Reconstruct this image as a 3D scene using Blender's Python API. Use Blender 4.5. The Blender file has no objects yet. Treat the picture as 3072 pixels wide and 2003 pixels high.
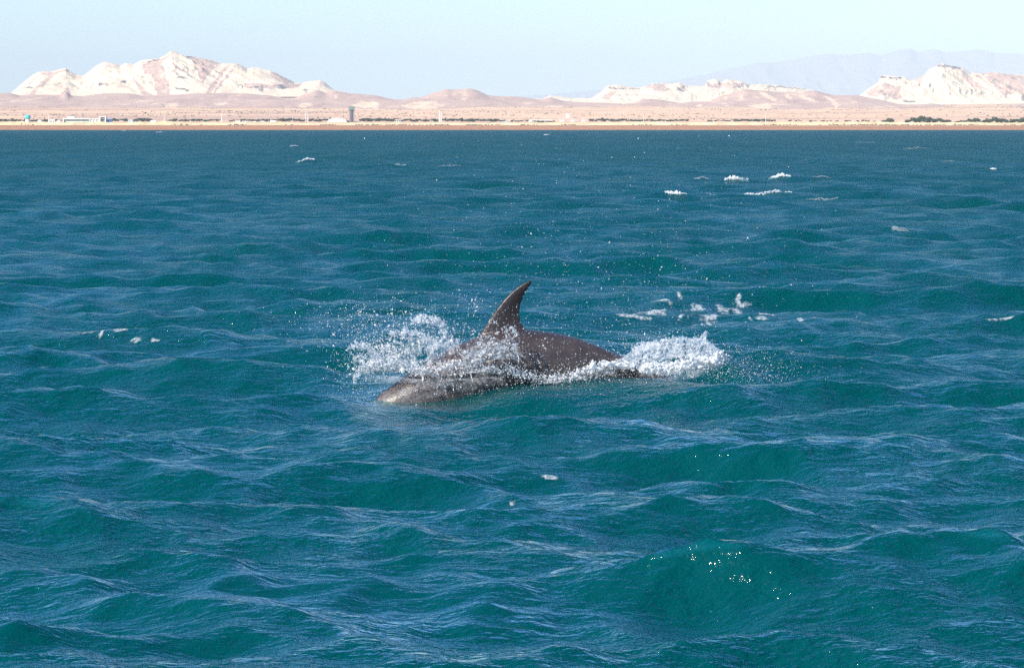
import bpy, math, random
import numpy as np
from mathutils import Vector

C = bpy.context.scene.collection
sc = bpy.context.scene

# ------------------------------------------------------------------ camera
F = 8533.0                     # focal length in pixels of the 3072 px wide photograph (a 100 mm lens)
HOR = 382.0                    # row of the true horizon
CAMZ = 2.0
TH = math.atan((1001.5 - HOR) / F)
cam = bpy.data.cameras.new('camera')
cam.lens = 36.0 * F / 3072.0
cam.sensor_width = 36.0
cam.clip_start = 0.1
cam.clip_end = 90000.0
co = bpy.data.objects.new('camera', cam)
co.location = (0, 0, CAMZ)
co.rotation_euler = (math.pi / 2 - TH, 0, 0)
C.objects.link(co)
sc.camera = co

# ------------------------------------------------------------------ sky and sun
SUN_EL, SUN_AZ = math.radians(40), math.radians(232)      # azimuth clockwise from +Y: the sun stands behind the camera, to the left
world = bpy.data.worlds.new('World')
sc.world = world
world.use_nodes = True
wn = world.node_tree
wn.nodes.clear()
sky = wn.nodes.new('ShaderNodeTexSky')
sky.sky_type = 'NISHITA'
sky.sun_disc = False
sky.sun_elevation = SUN_EL
sky.sun_rotation = SUN_AZ
sky.altitude = 0
sky.air_density = 1.0
sky.dust_density = 0.3
sky.ozone_density = 1.6
bg = wn.nodes.new('ShaderNodeBackground')
bg.inputs['Strength'].default_value = 0.113
wo = wn.nodes.new('ShaderNodeOutputWorld')
tint = wn.nodes.new('ShaderNodeMix')
tint.data_type = 'RGBA'
tint.blend_type = 'MULTIPLY'
tint.inputs[0].default_value = 1.0
tint.inputs[7].default_value = (0.84, 0.97, 1.08, 1)      # the photograph's cool white balance
wn.links.new(sky.outputs[0], tint.inputs[6])
hs = wn.nodes.new('ShaderNodeHueSaturation')
hs.inputs['Saturation'].default_value = 1.33
wn.links.new(tint.outputs[2], hs.inputs['Color'])
wn.links.new(hs.outputs[0], bg.inputs[0])
wn.links.new(bg.outputs[0], wo.inputs[0])
sl = bpy.data.lights.new('sun', 'SUN')
sl.energy = 4.4
sl.angle = math.radians(0.53)
sl.color = (1.0, 0.90, 0.76)
so = bpy.data.objects.new('sun', sl)
sd = Vector((math.sin(SUN_AZ) * math.cos(SUN_EL), math.cos(SUN_AZ) * math.cos(SUN_EL), math.sin(SUN_EL)))
so.rotation_euler = sd.to_track_quat('Z', 'Y').to_euler()
so.location = (0, 0, 60)
C.objects.link(so)
sc.view_settings.view_transform = 'Standard'
sc.view_settings.look = 'None'
sc.view_settings.exposure = 0.82
sc.view_settings.gamma = 1.0
sc.view_settings.use_curve_mapping = False
sc.render.engine = 'CYCLES'
sc.cycles.use_denoising = False
sc.cycles.max_bounces = 8
sc.cycles.transparent_max_bounces = 16
sc.cycles.volume_bounces = 0
sc.cycles.caustics_reflective = False
sc.cycles.caustics_refractive = False
sc.cycles.sample_clamp_indirect = 6.0
sc.cycles.sample_clamp_direct = 0.0

# ------------------------------------------------------------------ helpers
def P(px, py, Y):
    """The point at distance Y seen at a pixel of the photograph."""
    dx, dy = (px - 1536.0) / F, -(py - 1001.5) / F
    d = (dx, math.cos(TH) + dy * math.sin(TH), -math.sin(TH) + dy * math.cos(TH))
    k = Y / d[1]
    return np.array([d[0] * k, Y, CAMZ + d[2] * k])

def pix(x, y, z):
    """Photograph pixel of world points (arrays)."""
    zz = z - CAMZ
    depth = y * math.cos(TH) - zz * math.sin(TH)
    up = y * math.sin(TH) + zz * math.cos(TH)
    return 1536.0 + F * x / depth, 1001.5 - F * up / depth

def tag(o, label=None, cat=None, group=None, kind=None):
    if label: o['label'] = label
    if cat: o['category'] = cat
    if group: o['group'] = group
    if kind: o['kind'] = kind
    return o

def empty(name, loc, rz=0.0):
    o = bpy.data.objects.new(name, None)
    o.empty_display_size = 0.3
    o.location = loc
    o.rotation_euler = (0, 0, rz)
    C.objects.link(o)
    return o

def mesh_obj(name, verts, faces, mat=None, parent=None, smooth=True):
    me = bpy.data.meshes.new(name)
    if isinstance(verts, np.ndarray) and isinstance(faces, np.ndarray):
        nv, nf, k = len(verts), len(faces), faces.shape[1]
        me.vertices.add(nv)
        me.vertices.foreach_set('co', np.ascontiguousarray(verts, dtype=np.float32).ravel())
        me.loops.add(nf * k)
        me.loops.foreach_set('vertex_index', np.ascontiguousarray(faces, dtype=np.int32).ravel())
        me.polygons.add(nf)
        me.polygons.foreach_set('loop_start', np.arange(0, nf * k, k, dtype=np.int32))
        me.update(calc_edges=True)
    else:
        me.from_pydata([tuple(map(float, v)) for v in verts], [], [tuple(int(i) for i in f) for f in faces])
        me.update()
    if smooth:
        me.polygons.foreach_set('use_smooth', np.ones(len(me.polygons), dtype=bool))
    if mat: me.materials.append(mat)
    o = bpy.data.objects.new(name, me)
    C.objects.link(o)
    if parent: o.parent = parent
    return o

def attr(o, name, vals):
    a = o.data.attributes.new(name, 'FLOAT', 'POINT')
    a.data.foreach_set('value', np.ascontiguousarray(vals, dtype=np.float32).ravel())

def grid_faces(nr, nc):
    i = np.arange((nr - 1) * (nc - 1))
    r, c = i // (nc - 1), i % (nc - 1)
    a = r * nc + c
    return np.stack([a, a + 1, a + nc + 1, a + nc], axis=1)

def _hash(ix, iy, s):
    h = (ix * 374761393 + iy * 668265263 + s * 1442695041) & 0xFFFFFFFF
    h = ((h ^ (h >> 13)) * 1274126177) & 0xFFFFFFFF
    return ((h ^ (h >> 16)) & 0xFFFF) / 65535.0

def vnoise(x, y, s=0):
    x = np.asarray(x, float); y = np.asarray(y, float)
    ix, iy = np.floor(x).astype(np.int64), np.floor(y).astype(np.int64)
    fx, fy = x - ix, y - iy
    fx = fx * fx * fx * (fx * (fx * 6 - 15) + 10); fy = fy * fy * fy * (fy * (fy * 6 - 15) + 10)
    a, b = _hash(ix, iy, s), _hash(ix + 1, iy, s)
    c, d = _hash(ix, iy + 1, s), _hash(ix + 1, iy + 1, s)
    return (a + (b - a) * fx) * (1 - fy) + (c + (d - c) * fx) * fy

def fbm(x, y, octs=4, s=0, gain=0.5):
    t = np.zeros(np.broadcast(x, y).shape); a = 1.0; n = 0.0
    for o in range(octs):
        t = t + a * (vnoise(x * 2 ** o + 17.3 * o, y * 2 ** o + 9.1 * o, s + o) * 2 - 1)
        n += a; a *= gain
    return t / n

def ridged(x, y, octs=3, s=0):
    t = np.zeros(np.broadcast(x, y).shape); a = 1.0; n = 0.0
    for o in range(octs):
        t = t + a * (1 - np.abs(vnoise(x * 2 ** o + 7.7 * o, y * 2 ** o + 3.1 * o, s + o) * 2 - 1))
        n += a; a *= 0.5
    return t / n

def sstep(a, b, x):
    t = np.clip((x - a) / (b - a), 0, 1)
    return t * t * (3 - 2 * t)

class NT:
    """Small helper for writing node materials."""
    def __init__(self, name):
        self.m = bpy.data.materials.new(name)
        self.m.use_nodes = True
        self.t = self.m.node_tree
        self.t.nodes.clear()
        self.out = self.t.nodes.new('ShaderNodeOutputMaterial')
    def n(self, typ, **kw):
        nd = self.t.nodes.new(typ)
        ins = kw.pop('ins', {})
        for k, v in kw.items(): setattr(nd, k, v)
        for k, v in ins.items():
            if isinstance(v, bpy.types.NodeSocket): self.t.links.new(v, nd.inputs[k])
            else: nd.inputs[k].default_value = v
        return nd
    def math(self, op, a, b=0.0, clamp=False):
        nd = self.t.nodes.new('ShaderNodeMath'); nd.operation = op; nd.use_clamp = clamp
        for i, v in enumerate((a, b)):
            if isinstance(v, bpy.types.NodeSocket): self.t.links.new(v, nd.inputs[i])
            else: nd.inputs[i].default_value = v
        return nd.outputs[0]
    def mix(self, f, a, b):
        nd = self.t.nodes.new('ShaderNodeMix'); nd.data_type = 'RGBA'
        for s, v in ((nd.inputs[0], f), (nd.inputs[6], a), (nd.inputs[7], b)):
            if isinstance(v, bpy.types.NodeSocket): self.t.links.new(v, s)
            else: s.default_value = v if s is nd.inputs[0] else tuple(v) + (1,)
        return nd.outputs[2]
    def noise(self, vec, scale, detail=3, rough=0.5):
        return self.n('ShaderNodeTexNoise', ins={'Vector': vec, 'Scale': scale, 'Detail': detail, 'Roughness': rough}).outputs[0]
    def pos(self, scale=(1, 1, 1), rot=(0, 0, 0)):
        g = self.t.nodes.new('ShaderNodeNewGeometry')
        mp = self.n('ShaderNodeMapping', ins={'Vector': g.outputs['Position'], 'Scale': scale, 'Rotation': rot})
        return mp.outputs[0]
    def attr(self, name):
        return self.n('ShaderNodeAttribute', attribute_name=name).outputs['Fac']
    def ramp(self, f, a, b):
        return self.n('ShaderNodeMapRange', ins={'Value': f, 'From Min': a, 'From Max': b}).outputs[0]
    def surf(self, s):
        self.t.links.new(s, self.out.inputs['Surface']); return self.m

def simple(name, col, rough=0.7, var=0.12, scale=2.0, metal=0.0, spec=0.3):
    """A plain painted, plastered or leafy material with some wear in its tone."""
    t = NT(name)
    v = t.noise(t.pos(), scale, 4)
    c = t.mix(t.ramp(v, 0.3, 0.7), [x * (1 - var) for x in col], [min(1, x * (1 + var)) for x in col])
    p = t.n('ShaderNodeBsdfPrincipled', ins={'Base Color': c, 'Roughness': rough, 'Metallic': metal, 'Specular IOR Level': spec})
    return t.surf(p.outputs[0])
# ------------------------------------------------------------------ water surface
rng = np.random.default_rng(11)
NW = 125
lam = np.exp(rng.uniform(math.log(0.16), math.log(9.0), NW))
lam = np.sort(lam)[::-1]
spread = np.where(lam > 1.2, 0.55, 0.85)
ang = -math.pi / 2 - 0.10 + rng.normal(0, 1, NW) * spread        # travelling towards the viewer
kk = 2 * math.pi / lam
dirx, diry = np.cos(ang), np.sin(ang)
shape = np.where(lam > 2.4, 0.95 * np.exp(-((np.log(lam / 2.4)) / 0.75) ** 2), 1.20 * (lam / 2.4) ** 0.05 * np.where(lam < 0.4, 0.7, 1.0))
slope = 0.0385 * shape
amp = slope / kk
phs = rng.uniform(0, 2 * math.pi, NW)

# single crests the photograph shows, plus one added dip: x, y, height, half length along x, half depth along y, turn
CRESTS = []
def crest(px, py, h, sx, sy, turn=0.0):
    t = (2.0 - h * 0.7) / ((py - HOR) / F)
    p = P(px, py, t)
    CRESTS.append((p[0], t, h, sx, sy, turn))

crest(300, 1885, 0.055, 0.75, 0.22, -0.25)
crest(2160, 1700, -0.075, 0.45, 0.32, 0.0)  # added dip: lowers a chance wave to thin out its sun glints
crest(2700, 1720, 0.05, 0.8, 0.25, 0.15)
crest(900, 1420, 0.06, 0.9, 0.3, -0.1)
crest(2300, 1080, 0.10, 1.0, 0.45, 0.1)
crest(2050, 880, 0.12, 1.6, 0.7, 0.05)
crest(880, 1010, 0.13, 1.9, 0.6, -0.05)
crest(900, 905, 0.10, 1.6, 0.6, 0.0)
crest(250, 1330, 0.06, 0.8, 0.3, 0.1)
crest(1950, 1370, 0.06, 0.6, 0.25, 0.2)
crest(160, 900, 0.11, 1.3, 0.6, 0.0)
crest(2500, 535, 0.16, 4.5, 1.6, 0.0)
crest(2290, 585, 0.14, 3.0, 1.3, 0.0)
crest(920, 482, 0.16, 1.6, 1.2, 0.0)
crest(2210, 540, 0.14, 1.2, 1.2, 0.0)
crest(2340, 535, 0.14, 1.2, 1.2, 0.0)
crest(2020, 580, 0.12, 1.0, 1.0, 0.0)

DY = 21.5                                   # distance of the dolphin
def calm(x, y):
    """Round the animal its own bow wave replaces the chop."""
    return 1 - 0.72 * np.exp(-(((x + 0.05) / 1.5) ** 2) ** 2 - (((y - DY) / 1.0) ** 2) ** 2)

def water(x, y, res=0.0):
    """Displaced water point over (x, y); waves shorter than the mesh can carry are left to the roughness."""
    x = np.asarray(x, float); y = np.asarray(y, float)
    dx = np.zeros_like(x); dy = np.zeros_like(x); z = np.zeros_like(x)
    lost = np.zeros_like(x)
    # slow change in how choppy the sea is
    gust = 1 + 0.28 * fbm(x / 7.0 + 3, y / 11.0, 2, 40)
    res = np.asarray(res) + np.zeros_like(x)
    for i in range(NW):
        w = sstep(1.3, 2.8, lam[i] / np.maximum(res, 1e-6))
        ph = kk[i] * (dirx[i] * x + diry[i] * y) + phs[i]
        a = amp[i] * w
        if lam[i] < 1.5: a = a * gust
        z += a * np.cos(ph)
        s = a * 0.85 * np.sin(ph)
        dx -= dirx[i] * s; dy -= diry[i] * s
        lost += (1 - w) * (slope[i] ** 2) / 2
    c = calm(x, y)
    z *= c; dx *= c; dy *= c
    for (cx, cy, h, sx, sy, turn) in CRESTS:
        ca, sa = math.cos(turn), math.sin(turn)
        u = (x - cx) * ca - (y - cy) * sa
        v = (x - cx) * sa + (y - cy) * ca
        m = (np.abs(u) < 4 * sx) & (np.abs(v) < 5 * sy)
        if not m.any(): continue
        vv = v[m] / sy
        prof = np.exp(-np.where(vv < 0, (vv * 1.7) ** 2, (vv * 0.85) ** 2))   # steep to the viewer, long behind
        z[m] += h * np.exp(-(u[m] / sx) ** 2) * (prof - 0.25 * np.exp(-((vv + 2.2) / 1.2) ** 2))
    # the swell the animal pushes up and the trough in front of it
    q = (x - 0.25) / 1.25
    z += 0.085 * np.exp(-q ** 4) * np.exp(-((y - DY - 0.05) / 0.55) ** 2)
    z -= 0.125 * np.exp(-((x + 0.75) / 0.62) ** 4) * np.exp(-((y - DY + 0.45) / 0.42) ** 2)
    z += 0.045 * np.exp(-((x - 0.95) / 0.55) ** 4) * np.exp(-((y - DY + 0.15) / 0.30) ** 2)
    z -= 0.05 * np.exp(-((x + 0.6) / 1.0) ** 2) * np.exp(-((y - DY + 1.35) / 0.45) ** 2)
    return x + dx, y + dy, z, lost

def water_at(x, y, res=0.03):
    """Height of the surface at a world place."""
    x = np.atleast_1d(np.asarray(x, float)); y = np.atleast_1d(np.asarray(y, float))
    gx, gy = x.copy(), y.copy()
    for _ in range(3):
        wx, wy, z, _l = water(gx, gy, res)
        gx += x - wx; gy += y - wy
    return water(gx, gy, res)[2]

APEX = -3.0
def build_water():
    NR = 1100
    r0, r1, p = 6.0, 2400.0, 1.3
    u = np.linspace(0, 1, NR)
    r = (r0 ** (1 - p) + u * (r1 ** (1 - p) - r0 ** (1 - p))) ** (1 / (1 - p))
    core = np.linspace(-11.2, 11.2, 640)
    side = 11.2 + (np.linspace(0, 1, 46)[1:] ** 2) * 62
    th = np.radians(np.concatenate([-side[::-1], core, side]))
    R, T = np.meshgrid(r, th, indexing='ij')
    x, y = R * np.sin(T), APEX + R * np.cos(T)
    dr = np.gradient(r)[:, None] + 0 * T
    dt = np.gradient(th)[None, :] * R
    res = np.maximum(dr * 0.8, dt * 0.7)
    wx, wy, wz, lost = water(x, y, res)
    v = np.stack([wx, wy, wz], axis=-1).reshape(-1, 3)
    o = mesh_obj('sea', v, grid_faces(len(r), len(th)), None)
    attr(o, 'lost', np.sqrt(lost).ravel())
    return o

def sea_material():
    t = NT('sea_water')
    # ripples far smaller than the mesh: two families of short crested wavelets
    p1 = t.pos((7.0, 13.0, 5.0), (0, 0, 0.22))
    p2 = t.pos((20.0, 38.0, 16.0), (0, 0, -0.18))
    p3 = t.pos((40.0, 85.0, 40.0), (0, 0, 0.35))
    n0 = t.noise(t.pos((1.9, 3.4, 2.0), (0, 0, -0.3)), 1.0, 2, 0.5)
    n1, n2, n3 = t.noise(p1, 1.0, 3, 0.6), t.noise(p2, 1.0, 2, 0.6), t.noise(p3, 1.0, 2, 0.6)
    patch = t.ramp(t.noise(t.pos((0.35, 0.7, 0.5)), 1.0, 3), 0.3, 0.7)
    h = t.math('ADD', t.math('MULTIPLY', n1, 0.042), t.math('MULTIPLY', n2, 0.0095))
    h = t.math('ADD', h, t.math('MULTIPLY', n0, 0.05))
    h = t.math('ADD', h, t.math('MULTIPLY', n3, 0.0026))
    h = t.math('MULTIPLY', h, t.math('ADD', t.math('MULTIPLY', patch, 0.8), 0.5))
    bump = t.n('ShaderNodeBump', ins={'Strength': 1.0, 'Distance': 1.0, 'Height': h})
    lost = t.attr('lost')
    rough = t.math('ADD', t.math('MULTIPLY', lost, 0.8), 0.035)
    # Fresnel of a choppy surface: facets too small to see tilt to the eye, so reflection never reaches its grazing value
    geo = t.n('ShaderNodeNewGeometry')
    nv = t.n('ShaderNodeVectorMath', operation='DOT_PRODUCT', ins={0: bump.outputs[0], 1: geo.outputs['Incoming']}).outputs['Value']
    nv = t.math('MAXIMUM', nv, 0.0)
    paws = t.ramp(t.noise(t.pos((0.10, 0.008, 0.05)), 1.0, 5, 0.65), 0.3, 0.7)
    near = t.ramp(t.noise(t.pos((0.55, 0.32, 0.05)), 1.0, 4, 0.6), 0.32, 0.68)
    sg = t.math('ADD', t.math('MULTIPLY', paws, -0.17), t.math('ADD', t.math('MULTIPLY', near, -0.12), 0.262))
    far = t.ramp(t.noise(t.pos((0.22, 0.018, 0.05), (0, 0, 0.02)), 1.0, 4, 0.7), 0.36, 0.64)
    sg = t.math('ADD', sg, t.math('MULTIPLY', t.math('SUBTRACT', far, 0.5), 0.10))
    s2 = t.math('ADD', t.math('MULTIPLY', sg, sg), t.math('MULTIPLY', t.math('MULTIPLY', lost, lost), 1.05))
    ce = t.math('SQRT', t.math('ADD', t.math('MULTIPLY', nv, nv), s2))
    fres = t.math('ADD', t.math('MULTIPLY', t.math('POWER', t.math('SUBTRACT', 1.0, ce, True), 5.0), 0.98), 0.02, True)
    fres = t.math('MULTIPLY', fres, t.math('SUBTRACT', 1.0, geo.outputs['Backfacing']))      # no glitter on the underside
    iv = t.n('ShaderNodeVectorMath', operation='SCALE', ins={0: geo.outputs['Incoming'], 'Scale': 0.22}).outputs[0]
    nn = t.n('ShaderNodeVectorMath', operation='ADD', ins={0: bump.outputs[0], 1: iv}).outputs[0]
    nn = t.n('ShaderNodeVectorMath', operation='NORMALIZE', ins={0: nn}).outputs[0]
    gl = t.n('ShaderNodeBsdfGlossy', ins={'Color': (1, 1, 1, 1), 'Roughness': rough, 'Normal': nn})
    tone = t.noise(t.pos((0.05, 0.02, 0.05)), 1.0, 2)
    col = t.mix(tone, (0.000, 0.122, 0.131), (0.000, 0.142, 0.148))
    df = t.n('ShaderNodeBsdfDiffuse', ins={'Color': col, 'Normal': bump.outputs[0]})
    tr = t.n('ShaderNodeBsdfTransparent', ins={'Color': (0.80, 0.95, 0.95, 1)})
    # from below, light leaves only inside the critical angle
    inv = t.n('ShaderNodeVectorMath', operation='DOT_PRODUCT', ins={0: geo.outputs['Normal'], 1: geo.outputs['Incoming']}).outputs['Value']
    esc = t.math('MAXIMUM', t.ramp(t.math('ABSOLUTE', inv), 0.38, 0.55), t.math('SUBTRACT', 1.0, geo.outputs['Backfacing']))
    body = t.n('ShaderNodeMixShader', ins={0: t.math('MULTIPLY', esc, 0.62), 1: df.outputs[0], 2: tr.outputs[0]})
    sh = t.n('ShaderNodeMixShader', ins={0: fres, 1: body.outputs[0], 2: gl.outputs[0]})
    ab = t.n('ShaderNodeVolumeAbsorption', ins={'Color': (0.25, 0.75, 0.78, 1), 'Density': 0.3})
    t.t.links.new(ab.outputs[0], t.out.inputs['Volume'])
    return t.surf(sh.outputs[0])

sea = build_water()
sea.data.materials.append(sea_material())
tag(sea, kind='structure')
sb = mesh_obj('seabed', [(-9000, -40, -9), (9000, -40, -9), (9000, 2300, -9), (-9000, 2300, -9)], [(0, 1, 2, 3)],
              simple('seabed_sand', (0.05, 0.07, 0.06)), smooth=False)
tag(sb, kind='structure')
# ------------------------------------------------------------------ land
def zat(py, Y):
    return CAMZ + (HOR - py) / F * Y

def interp(poly, x):
    a = np.array(poly, float)
    return np.interp(x, a[:, 0], a[:, 1])

def land_z(x, y):
    """Height of the coastal plain: wet sand, pale berm, then a long gentle rise."""
    x = np.asarray(x, float); y = np.asarray(y, float)
    ys = [1900, 2085, 2100, 2150, 2160, 2215, 2260, 2330, 2600, 3000, 3600, 4200, 4800, 6200]
    zs = [-8, -1.0, 0.0, zat(378.5, 2150), zat(376.5, 2160), zat(372.5, 2215), zat(369, 2260), zat(367, 2330), zat(360, 2600),
          zat(346, 3000), zat(330, 3600), zat(320, 4200), zat(314, 4800), zat(312, 6200)]
    z = np.interp(y, ys, zs)
    plain = sstep(2400, 3000, y)
    z = z + plain * (2.2 * fbm(x / 160, y / 320, 4, 5) + 0.8 * fbm(x / 35, y / 60, 3, 9))
    # berm of heaped pale sand
    cpx = 1536 + x / y * F
    hh = interp([(-400, 9.5), (60, 10), (150, 8), (430, 8), (485, 9), (505, 12), (530, 8.5), (700, 7), (1100, 5), (1500, 4.5), (1750, 8),
                 (2000, 9), (2450, 9.5), (2800, 8), (3072, 5.5), (3500, 6)], cpx) * 0.26
    sc_ = 0.55 + 0.75 * np.abs(vnoise(x / 11.0, y / 90.0, 3) - 0.5) * 2 + 0.35 * fbm(x / 4.0, y / 9.0, 2, 8)
    b = np.exp(-(((y - 2196) / 20.0) ** 2) ** 2)
    z = z + b * hh * np.clip(sc_, 0.3, 1.35) * 0.82
    return z

def land():
    y = np.concatenate([np.linspace(1960, 2090, 14)[:-1], np.linspace(2090, 2260, 52)[:-1], np.linspace(2260, 2600, 24)[:-1], np.linspace(2600, 4600, 56)[:-1], np.linspace(4600, 7000, 12)])
    side = 0.8 + np.linspace(0, 1, 40)[1:] ** 1.6 * 3.2
    s = np.concatenate([-side[::-1], np.linspace(-0.8, 0.8, 660), side])
    Y, S = np.meshgrid(y, s, indexing='ij')
    X = S * Y * 0.26
    # farther out to both sides the strip simply goes on
    Z = land_z(X, Y)
    v = np.stack([X, Y, Z], -1).reshape(-1, 3)
    o = mesh_obj('coastal_plain', v, grid_faces(len(y), len(s)), None)
    cp, rw = pix(X, Y, Z)
    wet = sstep(2166, 2158, Y + 6 * fbm(X / 60, Y / 60, 3, 2))
    berm = sstep(2166, 2172, Y) * sstep(2262, 2235, Y)
    band = 0.5 + 0.5 * fbm(X / 300, Y / 90, 4, 21)
    attr(o, 'wet', wet); attr(o, 'berm', berm); attr(o, 'band', band)
    t = NT('desert_ground')
    fine = t.noise(t.pos((0.02, 0.02, 0.1)), 1.0, 6, 0.6)
    sand = t.mix(t.ramp(fine, 0.3, 0.7), (0.62, 0.39, 0.25), (0.82, 0.57, 0.38))
    dull = t.mix(t.ramp(t.attr('band'), 0.50, 0.66), sand, (0.55, 0.36, 0.26))
    sp = t.ramp(t.noise(t.pos((0.07, 0.02, 0.1)), 1.0, 4, 0.7), 0.55, 0.66)
    dull = t.mix(t.math('MULTIPLY', sp, 0.5), dull, (0.25, 0.20, 0.14))
    bc = t.mix(t.ramp(t.noise(t.pos((0.08, 0.03, 0.3)), 1.0, 4, 0.6), 0.3, 0.7), (0.66, 0.46, 0.24), (0.88, 0.72, 0.42))
    c = t.mix(t.attr('berm'), dull, bc)
    wn_ = t.mix(t.ramp(t.noise(t.pos((0.004, 0.05, 0.1)), 1.0, 3), 0.3, 0.7), (0.36, 0.175, 0.092), (0.43, 0.215, 0.115))
    c = t.mix(t.attr('wet'), c, wn_)
    bm = t.n('ShaderNodeBump', ins={'Strength': 0.6, 'Distance': 2.0, 'Height': t.noise(t.pos((0.15, 0.1, 0.2)), 1.0, 4)})
    pr = t.n('ShaderNodeBsdfPrincipled', ins={'Base Color': c, 'Roughness': 0.95, 'Specular IOR Level': 0.1, 'Normal': bm.outputs[0]})
    o.data.materials.append(t.surf(pr.outputs[0]))
    return tag(o, kind='structure')
land()

def inpoly(px, py, poly):
    """Signed-ish inside mask (float 0..1) for pixel polygons."""
    inside = np.zeros(px.shape, bool)
    n = len(poly)
    for i in range(n):
        x1, y1 = poly[i]; x2, y2 = poly[(i + 1) % n]
        c = ((y1 > py) != (y2 > py)) & (px < (x2 - x1) * (py - y1) / ((y2 - y1) or 1e-9) + x1)
        inside ^= c
    return inside

def ridge(name, sil, Yr, Yf, Yb, zf, mat, brown=(), dark=(), nx=700, gul=0.25, gscale=60.0, seed=0, power=1.1, jag=1.2, broad=1.0, lean=0.0):
    """A range: a crest line at distance Yr, gullied slopes down to Yf in front and Yb behind."""
    a = np.array(sil, float)
    x0, x1 = (a[0, 0] - 1536) / F * Yr, (a[-1, 0] - 1536) / F * Yr
    xs = np.linspace(x0, x1, nx)
    nf, nb = 56, 7
    yy = np.concatenate([np.linspace(Yf, Yr, nf), Yr + (Yb - Yr) * np.linspace(0, 1, nb + 1)[1:] ** 1.3])
    X, Y = np.meshgrid(xs, yy)
    U = X.copy()
    X = X * (Y / Yr)
    cp = 1536 + U / Yr * F
    Hc = CAMZ + (HOR - interp(sil, cp)) / F * Yr
    Hc = Hc + jag * fbm(U / 22, U * 0, 4, seed + 3)
    e = np.minimum(sstep(x0, x0 + 60, X), sstep(x1, x1 - 60, X))
    Hc = np.maximum(Hc, zf - 2) * 1.0
    t = np.clip((Y - Yf) / (Yr - Yf), 0, 1)
    tb = np.clip((Y - Yr) / (Yb - Yr), 0, 1)
    # a softened crest height further down the slope so that spurs spread out
    k = np.ones(61); k /= k.sum()
    soft = np.convolve(np.pad(Hc[0], 30, mode='edge'), k, mode='valid')[None, :]
    Hm = Hc * sstep(0.45, 1, t) + soft * (1 - sstep(0.45, 1, t))
    z = zf + (Hm - zf) * t ** power
    warp = X + lean * (Y - Yr) + 25 * fbm(X / 90, Y / 120, 3, seed + 7)
    g = ridged(warp / gscale, Y / (gscale * 9), 4, seed)
    env = (4 * t * (1 - t)) ** 0.7
    z = z + (g - 0.62) * gul * np.maximum(Hm - zf, 0) * env * broad
    z = z + 0.05 * (Hm - zf) * fbm(warp / (gscale * .3), Y / 60, 4, seed + 5) * env
    z = np.where(tb > 0, zf + (Hc - zf) * (1 - tb) ** 1.2, z)
    v = np.stack([X, Y, z], -1).reshape(-1, 3)
    o = mesh_obj(name, v, grid_faces(len(yy), nx), mat)
    px, py = pix(X, Y, z)
    qx = px + 5 * fbm(px / 14, py / 10, 3, seed + 11)
    qy = py + 4 * fbm(px / 12, py / 9, 3, seed + 12)
    bm = np.zeros(px.shape); dm = np.zeros(px.shape)
    for poly in brown: bm = np.maximum(bm, inpoly(qx, qy, poly))
    for poly in dark: dm = np.maximum(dm, inpoly(qx, qy, poly))
    attr(o, 'brown', bm); attr(o, 'dark', dm); attr(o, 'gully', g)
    return tag(o, kind='structure')

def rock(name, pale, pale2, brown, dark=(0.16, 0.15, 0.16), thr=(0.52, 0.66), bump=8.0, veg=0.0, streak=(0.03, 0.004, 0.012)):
    t = NT(name)
    a = t.noise(t.pos((0.012, 0.006, 0.02)), 1.0, 5, 0.6)
    c = t.mix(t.ramp(a, 0.3, 0.7), pale, pale2)
    s = t.ramp(t.noise(t.pos(streak), 1.0, 5, 0.65), thr[0], thr[1])
    c = t.mix(t.math('MULTIPLY', s, 0.75), c, brown)
    wob = t.noise(t.pos((0.05, 0.02, 0.05)), 1.0, 5, 0.7)
    bf = t.math('MULTIPLY', t.attr('brown'), t.ramp(wob, 0.28, 0.5))
    c = t.mix(bf, c, brown)
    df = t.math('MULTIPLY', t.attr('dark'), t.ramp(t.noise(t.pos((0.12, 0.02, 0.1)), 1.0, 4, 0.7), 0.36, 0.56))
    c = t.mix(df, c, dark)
    if veg:
        d = t.ramp(t.noise(t.pos((0.09, 0.03, 0.09)), 1.0, 4, 0.7), 0.60, 0.68)
        c = t.mix(t.math('MULTIPLY', d, veg), c, (0.15, 0.13, 0.10))
    bm = t.n('ShaderNodeBump', ins={'Strength': 0.8, 'Distance': bump, 'Height': t.noise(t.pos((0.03, 0.01, 0.03)), 1.0, 6, 0.65)})
    pr = t.n('ShaderNodeBsdfPrincipled', ins={'Base Color': c, 'Roughness': 1.0, 'Specular IOR Level': 0.05, 'Normal': bm.outputs[0]})
    return t.surf(pr.outputs[0])

white_rock = rock('pale_marl', (0.73, 0.575, 0.405), (0.84, 0.68, 0.495), (0.53, 0.37, 0.30), bump=4.0, thr=(0.55, 0.70))
brown_rock = rock('brown_hillside', (0.48, 0.33, 0.275), (0.57, 0.40, 0.32), (0.78, 0.57, 0.40), thr=(0.58, 0.66), veg=0.35, bump=4.0)
blue_rock = rock('distant_rock', (0.40, 0.33, 0.30), (0.46, 0.38, 0.34), (0.36, 0.30, 0.28), bump=20.0)

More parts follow.
